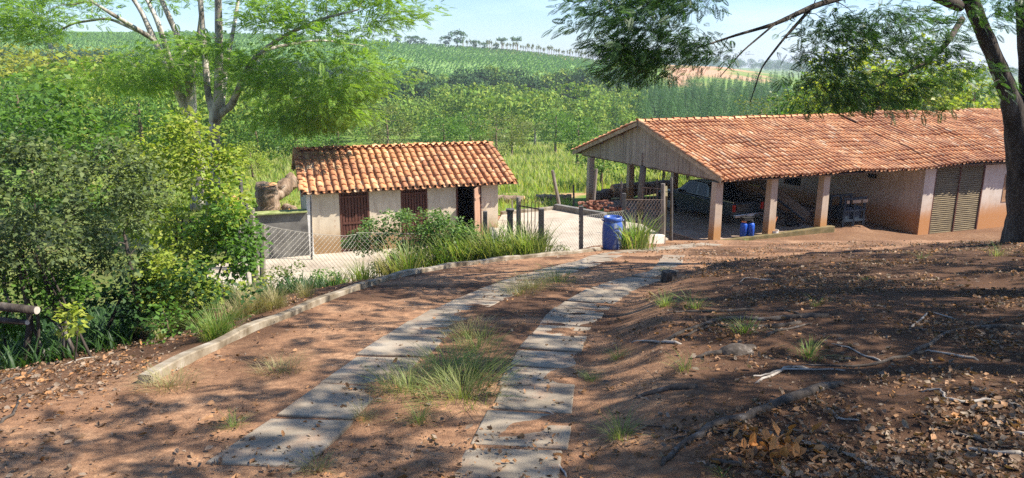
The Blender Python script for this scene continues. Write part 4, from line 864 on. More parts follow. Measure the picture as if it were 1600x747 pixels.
def crown_pts(targets, per, rad, flat, centre, tmpl, size, tilt=.45, droop=.25, out=1.0):
    T_ = np.asarray(targets, float); n = len(T_) * per; c = np.repeat(T_, per, 0); off = rng.normal(0, 1, (n, 3)); off /= np.linalg.norm(off, axis=1, keepdims=True); off *= (rng.random((n, 1)) ** .5)
    P_ = c + off * rad * np.array([1, 1, flat]); f = (c - np.asarray(centre)) * out; f /= np.linalg.norm(f, axis=1, keepdims=True) + 1e-6; f = f * .5 + off * .6 + rng.normal(0, .45, (n, 3)); f[:, 2] = f[:, 2] * .5 - droop
    s = size * rng.uniform(.45, 1.35, n); return scatter(*tmpl, P_, basis(f, tilt), s)
def tree(name, label, base, trunks, targets, leaf, bark, per=40, rad=.6, flat=.5, tmpl=LEAF, size=.12, group=None, tilt=.45, droop=.2, extra=None, rmin=.012, seed=1, cat='tree', k0=.014):
    t_ = thing(name, label, cat, base, group); mb = MB(); grow(mb, trunks, targets, rmin, seed=seed, k0=k0); mb.build('trunk' if cat == 'tree' else 'stems', M[bark], t_, smooth=True)
    v, f = crown_pts(targets, per, rad, flat, np.mean(targets, 0) - (0, 0, rad), tmpl, size, tilt, droop); npmesh('crown' if cat == 'tree' else 'foliage', v - np.array(base), f, M[leaf], t_); return t_
def ell(px0, py0, px1, py1, y, dy, n, shape=.9, keep=None, seed=0):
    r = np.random.default_rng(seed); out = []
    while len(out) < n:
        a, b, c = r.uniform(-1, 1, 3)
        if a * a + b * b > 1: continue
        q = atY((px0 + px1) / 2 + a * (px1 - px0) / 2, (py0 + py1) / 2 + b * (py1 - py0) / 2, y + c * dy)
        if keep is None or keep(q): out.append(q)
    return out
# the big feathery tree on the left
YB = 30.0
def bq(px, py, dy=0): return atY(px, py, YB + dy)
base = bq(335, 372); base[2] = g(base[0], base[1])
T1 = [([base, bq(333, 300), bq(336, 180), bq(325, 150), bq(318, 60, .5), bq(308, -60, .5), bq(300, -180, 1)], [.36, .28, .2, .13, .11, .09, .05]),
      ([bq(336, 190), bq(342, 150), bq(342, 60, -.5), bq(340, -40, -.8), bq(345, -160, -1)], [.24, .19, .15, .12, .06]),
      ([bq(340, 180), bq(362, 165), bq(385, 110, -1), bq(402, 85, -1.5), bq(445, 55, -2), bq(500, 30, -3), bq(560, 15, -4)], [.18, .14, .11, .09, .07, .05, .03]),
      ([bq(385, 115, -1), bq(420, 75, 1), bq(500, 62, 2), bq(570, 72, 3)], [.09, .07, .045, .025]),
      ([bq(346, 168), bq(352, 110, 1.5), bq(366, 40, 2.5), bq(380, -50, 4)], [.13, .1, .08, .05])]
tg1 = ell(380, -10, 670, 60, YB - 2.5, 2.5, 34, seed=1) + ell(370, 60, 610, 195, YB - 2, 2.8, 58, seed=2) + ell(330, -120, 660, 10, YB, 4, 22, seed=3) + ell(400, 130, 560, 195, YB, 2, 12, seed=13) + ell(225, 55, 345, 85, YB - 2, 2, 7, seed=14)
tree('spreading_tree', 'tall grey-trunked feathery tree rising left of the shed', base, T1, tg1, 'leaf_bigtree', 'bark_pale', per=64, rad=1.2, flat=.30, tmpl=SPRAY, size=.34, tilt=.3, droop=.12, seed=3)
YB = 33.0; base2 = bq(312, 360); base2[2] = g(base2[0], base2[1])
T2 = [([base2, bq(310, 262), bq(300, 190), bq(278, 140), bq(262, 105), bq(240, 60), bq(222, 20), bq(190, -30), bq(150, -60)], [.34, .3, .27, .2, .15, .13, .1, .07, .04]),
      ([bq(300, 195), bq(298, 130), bq(292, 100), bq(275, 50), bq(252, 0), bq(235, -60)], [.24, .21, .17, .13, .1, .06]),
      ([bq(278, 140), bq(258, 70, -1), bq(245, 30, -1), bq(224, -10, -1)], [.15, .12, .1, .06]),
      ([bq(240, 62), bq(205, 40, -1), bq(175, 22, -2), bq(140, 0, -2), bq(110, -30, -3)], [.11, .09, .08, .06, .03]),
      ([bq(222, 52), bq(170, 28, 1), bq(115, 36, 1), bq(80, 55, 1), bq(40, 70, 1)], [.07, .06, .05, .035, .02]),
      ([bq(299, 120, 1), bq(310, 60, 2), bq(318, -20, 2)], [.12, .1, .05])]
tg2 = ell(0, -30, 150, 60, YB - 2, 3, 22, seed=4) + ell(120, 75, 400, 140, YB - 1, 3, 48, seed=5) + ell(50, -60, 330, 20, YB + 1, 4, 24, seed=6) + ell(-30, 10, 60, 50, YB, 3, 8, seed=15) + ell(60, 95, 330, 150, YB, 3, 22, seed=16) + ell(-40, -20, 130, 70, YB, 3, 14, seed=17)
tree('spreading_tree', 'forked feathery tree with pale limbs arching left over the shrubs', base2, T2, tg2, 'leaf_bigtree', 'bark_pale', per=50, rad=1.3, flat=.28, tmpl=SPRAY, size=.34, tilt=.3, droop=.1, seed=4)

# the dark tree on the right whose boughs hang into the picture
YR = 15.6
def rq(px, py, dy=0): return atY(px, py, YR + dy)
baser = rq(1606, 372); baser[2] = g(baser[0], baser[1]) - .05
T3 = [([baser, rq(1603, 345), rq(1599, 280), rq(1590, 205), rq(1580, 155), rq(1556, 95), rq(1524, 20), rq(1494, -60), rq(1454, -150)], [.50, .37, .30, .25, .19, .16, .145, .12, .08]),
      ([rq(1598, 240), rq(1610, 170), rq(1606, 90), rq(1600, 0), rq(1600, -120)], [.24, .2, .17, .16, .1]),
      ([rq(1500, 10), rq(1420, -25, -1), rq(1340, -12, -1.5), rq(1270, 10, -2), rq(1210, 38, -2.5), rq(1150, 55, -2.6), rq(1090, 75, -2.8)], [.12, .09, .065, .05, .035, .022, .012]),
      ([rq(1270, 10, -2), rq(1225, 60, -2.2), rq(1190, 105, -2.3), rq(1172, 160, -2.5)], [.035, .022, .015, .008]),
      ([rq(1210, 38, -2.5), rq(1160, 80, -2.7), rq(1125, 120, -2.9)], [.02, .013, .007]),
      ([rq(1500, -10), rq(1380, -60, -1), rq(1240, -50, -2), rq(1110, -30, -3), rq(1010, 10, -3.5)], [.12, .09, .07, .05, .02]),
      ([rq(1503, 30, -.5), rq(1478, 70, -1.5), rq(1445, 100, -2), rq(1400, 120, -2.4), rq(1340, 150, -2.6)], [.06, .05, .035, .02, .01])]
tg3 = ell(900, -40, 1090, 90, YR - 3, 1.3, 64, seed=21) + ell(935, 60, 1040, 125, YR - 3, .8, 16, seed=22) + ell(1040, 50, 1130, 100, YR - 2.8, .8, 8, seed=32) + ell(1000, -90, 1500, -15, YR - 2, 2.5, 60, seed=23) \
    + ell(1240, 10, 1500, 110, YR - 2, 1.3, 44, seed=24) + ell(1290, 100, 1450, 172, YR - 2.2, .9, 22, seed=25) + ell(1240, 90, 1320, 165, YR - 2.0, .9, 7, seed=26) + ell(1500, -30, 1620, 50, YR - 1, 2, 10, seed=27) + ell(1450, 100, 1560, 190, YR - 1.5, .8, 8, seed=28)
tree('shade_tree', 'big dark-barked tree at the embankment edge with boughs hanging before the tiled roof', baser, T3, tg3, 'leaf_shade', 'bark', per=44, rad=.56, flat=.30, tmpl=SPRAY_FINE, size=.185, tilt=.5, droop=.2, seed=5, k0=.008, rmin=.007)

# shade trees that stand just outside the picture and dapple the ground
def plain_tree(name, label, x, y, h, R0, n, seed, leaf='leaf_shade', per=60, z_lo=.45, rad=.8, sz=.34, tm=SPRAY, group=None, bark='bark'):
    r = np.random.default_rng(seed); z = g(x, y); T_ = []
    while len(T_) < n:
        q = r.uniform(-1, 1, 3)
        if q.dot(q) < 1 and q.dot(q) > .12: T_.append(np.array([x, y, z + h * (z_lo + 1) / 2]) + q * np.array([R0, R0, h * (1 - z_lo) / 2]))
    b0 = np.array([x, y, z - .1]); tr_ = [([b0, b0 + (.1, 0, h * .3), b0 + (-.15, .1, h * .55), b0 + (.1, .2, h * .85)], [.045 * h, .035 * h, .025 * h, .008 * h])]
    return tree(name, label, b0, tr_, T_, leaf, bark, per=per, rad=rad, flat=.4, tmpl=tm, size=sz, seed=seed, group=group)
for i, (x, y, h, rr2, n) in enumerate([(8.5, 4.5, 8.0, 4.4, 60), (13.5, 9.5, 8.5, 4.4, 60), (4.5, -4.0, 8.0, 4.2, 45), (19, 17.5, 8, 4.0, 50), (13.5, -1.5, 8, 4.4, 40), (7.6, 8.4, 8.2, 4.2, 50), (4.2, .6, 7.6, 4.2, 56), (-7.5, -2.0, 7.5, 3.6, 34)]):
    plain_tree('shade_tree', ['broad shade tree just beyond the right edge above the dark litter', 'second shade tree farther along the right embankment', 'shade tree standing behind the viewpoint', 'shade tree on the bank past the dark-barked trunk', 'shade tree far to the right behind the viewpoint', 'shade tree just past the right edge level with the kerb end', 'shade tree close beside the viewpoint', 'shade tree behind the viewpoint on the shrub side'][i], x, y, h, rr2, n, 40 + i, per=26 if i < 5 else 38, z_lo=.5)

# shrubs at the left
def shrub(name, label, y, box, dy, n, leaf, per, rad, size, stems, seed, tmpl=BROAD, bark='bark', keep=None, flat=.8):
    T_ = ell(*box, y, dy, n, seed=seed, keep=lambda q: q[2] > g(q[0], q[1]) + .25); trunks = []; b0 = None
    for (px, py, r0) in stems:
        a = atY(px, py, y); a[2] = g(a[0], a[1]) - .05; c = np.mean(T_, 0); tip = c * .7 + a * .3 + (0, 0, .2); mid_ = a * .7 + tip * .3 + (random.uniform(-.25, .25) + (a[0] - tip[0]) * .25, 0, .2); trunks.append(([a, mid_, tip], [r0, r0 * .8, r0 * .35])); b0 = a if b0 is None else b0
    return tree(name, label, b0, trunks, T_, leaf, bark, per=per, rad=rad, flat=flat, tmpl=tmpl, size=size, seed=seed, tilt=.6, rmin=.006, cat='shrub')
shrub('leafy_shrub', 'sunlit lime green shrub between the dark shrubs and the shed', 13.5, (185, 185, 375, 400), 1.0, 80, 'leaf_lime', 85, .30, .10, [(270, 430, .05), (300, 430, .04), (330, 430, .035)], 51)
shrub('leafy_shrub', 'grey-green small tree with a bare brown stem behind the kerb end', 9.6, (105, 225, 262, 425), .8, 62, 'leaf_grey', 85, .20, .062, [(232, 500, .05)], 52)
shrub('leafy_shrub', 'dense dark shrub filling the left edge of the picture', 8.6, (-110, 210, 150, 440), .9, 85, 'leaf_grey', 90, .21, .064, [(25, 520, .045), (48, 520, .025), (70, 520, .02), (92, 525, .03), (118, 530, .03), (-30, 520, .05), (140, 530, .018), (10, 540, .02)], 53)
shrub('leafy_shrub', 'tall loose shrub behind the dark one at the left edge', 15.5, (-90, 130, 190, 330), 1.3, 70, 'leaf_mid', 70, .45, .13, [(60, 430, .06), (10, 430, .05)], 54)
shrub('leafy_shrub', 'green shrub at the foot of the lime one by the netting post', 12.8, (300, 320, 400, 430), .6, 26, 'leaf_mid', 70, .26, .10, [(350, 440, .03)], 55)
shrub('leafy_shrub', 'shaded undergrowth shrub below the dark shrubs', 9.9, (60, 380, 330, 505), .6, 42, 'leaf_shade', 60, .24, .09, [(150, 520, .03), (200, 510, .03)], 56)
shrub('leafy_shrub', 'low dense shrub filling the ground behind the jutting logs', 9.0, (-90, 395, 130, 520), .5, 46, 'leaf_mid', 70, .22, .07, [(20, 545, .02), (80, 545, .02)], 58)
shrub('leafy_shrub', 'low sunlit shrub between the small bare-stemmed tree and the grass clumps', 9.9, (215, 395, 330, 505), .45, 30, 'leaf_lime', 60, .2, .07, [(270, 515, .02)], 59)
shrub('young_plant', 'small bright green seedling in front of the dark shrubs', 7.6, (75, 478, 150, 530), .12, 9, 'leaf_lime', 12, .09, .085, [(112, 545, .01)], 57)
for i, (a, b, l) in enumerate([((0, 478), (57, 485), 'sawn mossy log end jutting in from the left edge'), ((0, 500), (42, 504), 'grey bare branch just under the jutting mossy log')]):
    A, Bp = atY(a[0] - 60, a[1], 7.4), atY(b[0], b[1], 7.2); t_ = thing('cut_branch', l, 'branch', A); mb = MB(); mb.tube([A, (A + Bp) / 2 + (0, 0, .02), Bp], [.05 - .015 * i, .047 - .015 * i, .043 - .015 * i], 10); mb.build('bark', M['bark'], t_, smooth=True)
    mb = MB(); d = (Bp - A) / np.linalg.norm(Bp - A); mb.tube([Bp + d * .002, Bp + d * .008], [.040 - .015 * i] * 2, 12); mb.build('cut_face', M['bark_pale'], t_)
    

# vines and weeds in front of the shed
shrub('creeper_mound', 'tangled pale green creeper climbing the netting before the shed doors', 20.0, (545, 328, 735, 425), .4, 100, 'leaf_vine', 75, .24, .085, [(600, 430, .02), (640, 425, .02)], 61)
shrub('creeper_mound', 'darker leafy creeper right of the pale one before the open door', 20.3, (610, 338, 755, 420), .35, 50, 'leaf_mid', 70, .22, .08, [(690, 420, .02)], 62)
def tuft(px, py, h, n, mat, label, y=None, seed=1, spread=.22, lean=.5, w=.02, name='grass_tuft', cat='grass tuft', group='grass tufts'):
    q = onplane(px, py) if y is None else atY(px, py, y); q[2] = g(q[0], q[1]) - .01; v, f = blades(n, spread, lean, seed, w); v = v * h
    return tag(npmesh(name, v + q, f, M[mat], loc=q), label, cat, group)
rt = random.Random(77)
for i, (px, py, h, n, m_, l) in enumerate([
    (340, 530, 1.15, 130, 'grass', 'tall green grass clump before the lime shrub behind the kerb'), (285, 510, .9, 90, 'grass_dry', 'straw-mixed grass clump left of the tall one behind the kerb'), (255, 530, .8, 70, 'grass', 'low shaded grass clump near the kerb end'),
    (310, 505, 1.2, 110, 'grass', 'grass clump under the lime shrub'), (370, 500, .9, 90, 'grass_dry', 'half dry grass clump beside the straw-coloured one'), (400, 490, 1.25, 120, 'grass_dry', 'straw-coloured dead grass clump below the mossy netting post'), (432, 482, 1.0, 80, 'grass_dry', 'thin dry stalks beside the netting foot'),
    (478, 465, .85, 60, 'grass_dry', 'sparse dry stalks on the pale pavement by the netting')]):
    q = onplane(px, py); qk = gpt(px, py); tuft(px, py, h * .42, n * 3, m_, l, y=qk[1], seed=100 + i, spread=.42, lean=.75, w=.0065)
for i, (px, h, m_, y, l) in enumerate([(465, .5, 'grass', 19.3, 'green weed tuft at the foot of the netting'), (500, .6, 'grass', 20.5, 'low weed tuft at the shed\'s left corner'), (528, .55, 'grass_dry', 18.6, 'dry tuft on the slope before the first shed door'), (565, .7, 'grass', 19.0, 'spiky green tuft left of the creeper'), (640, 1.0, 'grass', 18.8, 'upright tuft under the creeper'), (612, .8, 'grass_dry', 18.8, 'dry tuft tangled in the creeper foot'),
        (695, .9, 'grass', 19.2, 'dense tuft right of the creeper'), (720, 1.1, 'grass', 19.3, 'tall tuft before the open shed door'), (745, 1.0, 'grass', 19.4, 'tall tuft at the dark square post'), (772, 1.05, 'grass', 19.3, 'tall tuft between the square post and the capped post'), (790, .8, 'grass', 19.0, 'low tuft at the capped post foot'), (822, 1.0, 'grass', 19.0, 'broad tuft growing through the iron gate'), (838, .75, 'grass', 19.0, 'tuft at the gate latch post'), (995, 1.25, 'grass', 20.7, 'bushy green weed to the right of the blue drum'), (1168, .35, 'grass', 27.3, 'small weed before the blue cans')]):
    d = ray(px, 400); x = d[0] * y / d[1]; q = np.array([x, y, g(x, y) - .01]); v, f = blades(190, .42, .6, 200 + i, .011)
    tag(npmesh('grass_tuft', v * h * (1.3 if px < 900 else 1) + q, f, M[m_], loc=q), l, 'grass tuft', 'grass tufts')
for i, (px, y, hh_, leaf_, l) in enumerate([(250, 8.6, .5, 'leaf_mid', 'low broad-leaved weed near the kerb end under the small tree'), (300, 9.6, .7, 'leaf_shade', 'dark broad-leaved weed between the grass clumps and the lime shrub'), (345, 11.2, .8, 'leaf_lime', 'bright broad-leaved weed at the lime shrub foot'),
        (440, 15.2, .6, 'leaf_olive', 'olive weed at the netting foot'), (520, 17.6, .6, 'leaf_mid', 'green weed on the slope before the first shed door'), (668, 18.9, .8, 'leaf_mid', 'green weed in front of the creeper'), (705, 19.0, .9, 'leaf_vine', 'pale weed between creeper and open shed door'), (760, 19.4, .8, 'leaf_mid', 'weed at the dark square post'), (832, 19.2, .7, 'leaf_shade', 'dark weed at the gate latch post'), (870, 20.2, .35, 'leaf_olive', 'small weed at the netting by the yard'), (985, 21.0, .5, 'leaf_olive', 'weed at the foot of the rough dark pot')]):
    x = (px - 800) / 1100 * y; q = np.array([x, y, g(x, y)]); T_ = [q + np.array([random.gauss(0, .25), random.gauss(0, .18), random.uniform(.15, 1) * hh_]) for _ in range(12)]
    tree('leafy_weed', l, q, [([q, q + (.02, 0, hh_ * .4), q + (0, .02, hh_ * .6)], [.012, .01, .006])], T_, leaf_, 'bark_brown', per=30, rad=.17, flat=.8, tmpl=BROAD, size=.075, seed=600 + i, tilt=.6, rmin=.003, cat='weed', group='broad-leaved weeds')
# tufts on the drive and the embankment
for i, (px, py, h, n, m_, l) in enumerate([(722, 622, .30, 160, 'grass', 'thick green tuft between the wheel tracks, nearest dense one'), (700, 585, .28, 150, 'grass', 'green tuft behind the thick one between the wheel tracks'), (745, 590, .27, 150, 'grass', 'tuft at the inner edge of the second track, middle of the grass patch'), (655, 660, .16, 60, 'grass', 'small low bright tuft at the front of the grass patch'),
    (640, 612, .25, 120, 'grass', 'left part of the grass patch beside the slabs'), (745, 545, .22, 110, 'grass', 'small tuft at the back of the grass patch'), (365, 668, .12, 40, 'grass', 'tiny bright tuft on the bare soil left of the first slab'), (835, 450, .32, 120, 'grass_dry', 'wispy tuft between the tracks far down the drive'), (870, 440, .32, 120, 'grass', 'green wispy tuft between the tracks far down the drive'), (810, 460, .3, 110, 'grass_dry', 'brownish wispy tuft before the far green one'),
    (730, 525, .25, 130, 'grass_dry', 'dry fine tuft behind the grass patch'), (440, 580, .16, 110, 'grass_dry', 'low dry tuft between kerb and slabs'), (265, 605, .2, 130, 'grass_dry', 'dry tuft at the kerb\'s near end'), (625, 605, .22, 100, 'grass_dry', 'feathery dry tuft overhanging the left slabs'), (570, 655, .16, 70, 'grass_dry', 'dry tuft at the right rim of the first slabs'), (495, 735, .14, 40, 'grass_dry', 'few dry blades at the corner of the first slab'),
    (925, 595, .16, 60, 'grass', 'tuft beside the right track slabs'), (965, 560, .18, 60, 'grass', 'tuft farther along beside the right track'), (970, 685, .24, 50, 'grass', 'arching tuft on the leaf litter near the right track'), (1040, 478, .30, 50, 'grass', 'tuft on the bank by the soil step'), (1085, 482, .3, 40, 'grass', 'tuft right of the one by the soil step'), (1165, 520, .30, 34, 'grass', 'upright tuft among the roots'), (1265, 560, .26, 34, 'grass', 'tuft in the middle of the dark litter'),
    (1070, 580, .22, 24, 'grass', 'thin tuft between the bark-covered roots'), (1275, 478, .22, 16, 'grass', 'thin blades far up the embankment'), (1560, 400, .4, 22, 'grass', 'tuft near the foot of the dark-barked tree'), (1440, 405, .25, 14, 'grass', 'small far tuft at the top of the embankment'), (1130, 745, .10, 16, 'grass', 'tiny green sprout at the bottom rim of the litter'), (1225, 740, .1, 14, 'grass', 'second tiny sprout at the bottom rim of the litter'), (1040, 425, .3, 60, 'grass_dry', 'faded tuft at the far end of the right track'), (1355, 440, .15, 20, 'grass', 'flat green weed on the far litter')]):
    q = gpt(px, py, 1.5); q[2] = g(q[0], q[1]) - .01; v, f = blades(n * 2, .75 if n > 90 else .35, .9, 300 + i, .009 if n < 60 else .0055)
    v = v * np.array([max(h * 1.5, .3 if n > 90 else .14)] * 2 + [h]) * (.75 if px > 900 else 1); tag(npmesh('grass_tuft', v + q, f, M[m_], loc=q), l, 'grass tuft', 'grass tufts')

# ------------------------------------------------------------------ litter, twigs, roots
def place_on(P2, lift=.012): return np.column_stack([P2, ground(P2[:, 0], P2[:, 1]) + lift])
def track_free(P2):
    r = np.interp(P2[:, 1], ry, rx); return P2[:, 0] > r + .12
n = 300000; yy = 1.8 + 22 * rng.random(n) ** 1.7; xx = rng.uniform(-.9, 1.0, n) * yy * .95 ; P2 = np.column_stack([xx, yy])
r = np.interp(yy, ry, rx); k = np.interp(yy, ky, kx); k = np.where(yy < ky[0], kx[0] - (ky[0] - yy) * .55, k)
dens = .12 + .75 * sst(xx - r, .0, 1.6) + .5 * sst(k - xx, .15, .6) * (1 - .8 * sst(k - xx, 2.5, 3.5)); dens *= .12 + 1.6 * sst(fbm(xx * 1.2, yy * 1.2, 9, 3), -.25, .35)
keep = rng.random(n) < dens * .36; P2 = P2[keep & ((yy < 23.5) | (xx > 7.5))]; n = len(P2)
CURL = (np.array([[0, 0, .05], [.26, .3, .20], [.22, .75, .14], [0, 1.0, .16], [-.22, .75, .14], [-.26, .3, .20], [0, .5, 0]]), [[0, 1, 6, 5], [1, 2, 3, 6], [6, 3, 4, 5]])
f = rdir(n); f[:, 2] *= .22; sz = np.where(rng.random(n) < .28, rng.uniform(.035, .07, n), rng.uniform(.012, .04, n)) * (1 + .25 * sst(P2[:, 1], 6, 18))
v, F_ = scatter(*CURL, place_on(P2), basis(f, .7), np.column_stack([sz * rng.uniform(.7, 1.2, n), sz, sz * rng.uniform(.5, 2.6, n)])); tag(npmesh('fallen_leaves', v, F_, M['litter']), kind='stuff')
# twigs and chips
n = 8000; yy = 1.8 + 20 * rng.random(n) ** 1.6; xx = rng.uniform(-.9, 1.0, n) * yy * .95; P2 = np.column_stack([xx, yy]); r = np.interp(yy, ry, rx); k = np.interp(yy, ky, kx); k = np.where(yy < ky[0], kx[0] - (ky[0] - yy) * .55, k)
keep = rng.random(n) < (.05 + .9 * sst(xx - r, 0, 1.2) + .5 * sst(k - xx, .15, .6)) * .6; P2 = P2[keep]; n = len(P2)
TW = (np.array([.45, 1, .45]) * np.array([[.02, 0, 0], [-.02, 0, 0], [0, 0, .035], [.05, .5, .04], [.012, .5, .04], [.03, .5, .07], [.0, 1, .01], [-.02, 1, .01], [-.01, 1, .02]]) , [[0, 1, 4, 3], [1, 2, 5, 4], [2, 0, 3, 5], [3, 4, 7, 6], [4, 5, 8, 7], [5, 3, 6, 8]])
f = rdir(n); f[:, 2] *= .12; v, F_ = scatter(*TW, place_on(P2, .006), basis(f, .3), rng.uniform(.05, .28, n)); tag(npmesh('twig_litter', v, F_, M['root']), kind='stuff')
# roots and sticks one can point at
def snake(px_pts, r0, mat, label, name, lift=.2, rend=.3, cat=None):
    pts = [gpt(a, b, 1.5) for a, b in px_pts]; P_ = []
    for i in range(len(pts) - 1):
        for s in range(4): q = pts[i] * (1 - s / 4) + pts[i + 1] * s / 4; P_.append(q)
    P_.append(pts[-1]); m_ = len(P_); rs_ = random.Random(int(px_pts[0][0])); out = []
    for i, q in enumerate(P_): q = q + np.array([rs_.gauss(0, 1), rs_.gauss(0, 1), 0]) * r0 * .35; q[2] = g(q[0], q[1]) + r0 * lift * (1 if 0 < i < m_ - 1 else -1); out.append(q)
    rad = [r0 * (1 - (1 - rend) * i / (m_ - 1)) * rs_.uniform(.85, 1.15) for i in range(m_)]; mb = MB(); mb.tube(out, rad, 9); return tag(mb.build(name, M[mat], smooth=True, loc=out[0]), label, cat or name.split('_')[-1])
RT = [([(1310, 600), (1200, 640), (1120, 665), (1060, 705), (1030, 730)], .055, 'long mottled root curving down to the slabs in the litter'), ([(1090, 605), (1030, 612), (990, 625)], .05, 'short humped root beside the right track'),
      ([(1180, 545), (1130, 552), (1085, 562)], .06, 'stubby root next to the grey rock-like hump'), ([(1290, 495), (1200, 500), (1130, 500), (1070, 520), (1020, 545)], .05, 'root sweeping from the upper litter to the grassy bank'), ([(1250, 505), (1170, 512), (1110, 510), (1060, 530)], .04, 'thinner root running beside the sweeping one'),
      ([(1480, 520), (1420, 560), (1330, 575), (1250, 570)], .03, 'thin root in the middle of the dark litter'), ([(1600, 510), (1540, 512), (1480, 520), (1420, 515)], .035, 'pale root at the right edge above the white stick'), ([(1180, 485), (1110, 488), (1040, 490)], .04, 'flat root along the foot of the bank')]
for p_, r_0, l in RT: snake(p_, r_0 * .72, 'root', l, 'tree_root', .25, .35, 'root')
ST = [([(1600, 640), (1540, 628), (1500, 630), (1475, 625), (1468, 612), (1440, 612)], .013, 'crooked pale grey stick near the right edge'), ([(1600, 712), (1560, 712), (1500, 703)], .016, 'straight grey stick at the lower right corner'), ([(1100, 728), (1170, 730)], .018, 'dark straight stick at the bottom of the litter'),
      ([(1420, 515), (1450, 490), (1500, 500)], .012, 'thin forked-looking stick by the pale root'), ([(0, 662), (22, 650), (40, 615)], .012, 'stubby brown stick on the soil at the left edge'), ([(0, 600), (25, 592), (60, 572)], .016, 'reddish branch on the soil beneath the dark shrubs'), ([(95, 572), (160, 556)], .012, 'pale branch lying along the shrub foot'),
      ([(0, 535), (40, 545), (62, 560)], .012, 'bare curved twig poking from the left shrubs'), ([(870, 725), (885, 747)], .01, 'short white twig at the bottom beside the last slab'), ([(835, 640), (868, 648)], .008, 'small twig lying on a right track slab'), ([(1290, 640), (1310, 655), (1350, 660)], .01, 'wavy pale twig in the lower litter'), ([(1180, 600), (1225, 580), (1330, 580)], .012, 'long thin arched twig in the lower litter')]
for p_, r_0, l in ST: snake(p_, r_0, 'root' if 'brown' in l or 'reddish' in l or 'dark' in l else 'stick', l, 'dry_stick', .9, .5, 'stick')
rx_ = random.Random(99)
for k in range(16):
    a = (rx_.uniform(1060, 1590), rx_.uniform(440, 740)); L = 30 + (a[1] - 400) * .35; dx, dy = L * rx_.choice((-1, 1)), L * rx_.uniform(-.35, .35)
    pq = [(a[0] + dx * t_ + rx_.uniform(-6, 6), a[1] + dy * t_ + rx_.uniform(-5, 5)) for t_ in (0, .35, .7, 1)]
    snake(pq, rx_.uniform(.007, .016), rx_.choice(('root', 'stick')), 'thin crooked twig half sunk in the dark leaf litter', 'fallen_twig', .8, .4, 'twig')['group'] = 'thin twigs in the leaf litter'
hq = gpt(1150, 552, 1.5); mb = MB(); mb.lathe([(.26, -.06), (.24, .0), (.18, .06), (.09, .10), (.02, .11)], 16, hq); o = mb.build('root_hump', M['root'], smooth=True, loc=hq); o.scale = (.7, .4, .8); tag(o, 'grey rounded root hump like a stone on the embankment', 'root')
sq = gpt(1045, 440, 1.5); mb = MB(); mb.lathe([(.16, -.1), (.15, .12), (.13, .2), (.02, .22)], 9, sq); tag(mb.build('old_stump', M['root'], loc=sq), 'small dark stump at the bank where the right track bends', 'stump')
lp = gpt(1215, 712, 1.5); n = 60; P_ = lp + rng.normal(0, 1, (n, 3)) * np.array([.11, .09, 0]); P_[:, 2] = ground(P_[:, 0], P_[:, 1]) + rng.uniform(.01, .06, n); v, F_ = scatter(*CURL, P_, basis(rdir(n), .5), rng.uniform(.06, .1, n)); M['orange_leaf'] = leafmat('orange_fallen_leaf', [(.42, .17, .05), (.55, .26, .09)], .15)
tag(npmesh('leaf_pile', v, F_, M['orange_leaf'], loc=lp), 'little heap of orange dead leaves near the bottom of the litter', 'leaf pile')

n = 9000; yy = rng.uniform(5.5, 21, n); k = np.interp(yy, ky, kx); k = np.where(yy < ky[0], kx[0] - (ky[0] - yy) * .55, k); xx = k - 1.3 - rng.random(n) ** .8 * 8; P2 = np.column_stack([xx, yy])
ok = (rng.random(n) < sst(k - xx, 2.0, 3.2) * (.15 + .85 * sst(yy, 7.5, 9.5))) & ((yy < 15.5) | (xx < -8.2)); P2 = P2[ok]; n = len(P2); th = rng.random(n) * 6.283; Rm = np.zeros((n, 3, 3)); Rm[:, 0, 0] = np.cos(th); Rm[:, 0, 1] = np.sin(th); Rm[:, 1, 0] = -np.sin(th); Rm[:, 1, 1] = np.cos(th); Rm[:, 2, 2] = 1
v, f = blades(7, .5, .7, 19, .03); v, F_ = scatter(v, f, place_on(P2, -.02), Rm, rng.uniform(.2, .5, n)); tag(npmesh('undergrowth', v, F_, M['leaf_shade']), kind='stuff')

# ------------------------------------------------------------------ rough grass of the field beyond
n = 26000; yy = 31 + 100 * rng.random(n) ** 1.35; xx = rng.uniform(-.62, .62, n) * yy; ok = ~((yy < 42) & (xx > 2.8) & (xx < 27)) & ~((yy < 31.8) & (xx > -9)); P2 = np.column_stack([xx, yy])[ok]
bz = sst(fbm(P2[:, 0] / 3, P2[:, 1] / 2, 6, 3), -.05, .25) * (P2[:, 1] < 42); P2 = P2[rng.random(len(P2)) > bz]; n = len(P2)
th = rng.random(n) * 6.283; Rm = np.zeros((n, 3, 3)); Rm[:, 0, 0] = np.cos(th); Rm[:, 0, 1] = np.sin(th); Rm[:, 1, 0] = -np.sin(th); Rm[:, 1, 1] = np.cos(th); Rm[:, 2, 2] = 1
v, f = blades(6, .8, .5, 9, .05); s = rng.uniform(.25, .5, n) * (1 + P2[:, 1] / 60) * np.where(P2[:, 1] < 42, .6, 1)
v, F_ = scatter(v, f, place_on(P2, -.02), Rm, s); tag(npmesh('field_grass', v, F_, M['grass_field']), kind='stuff')

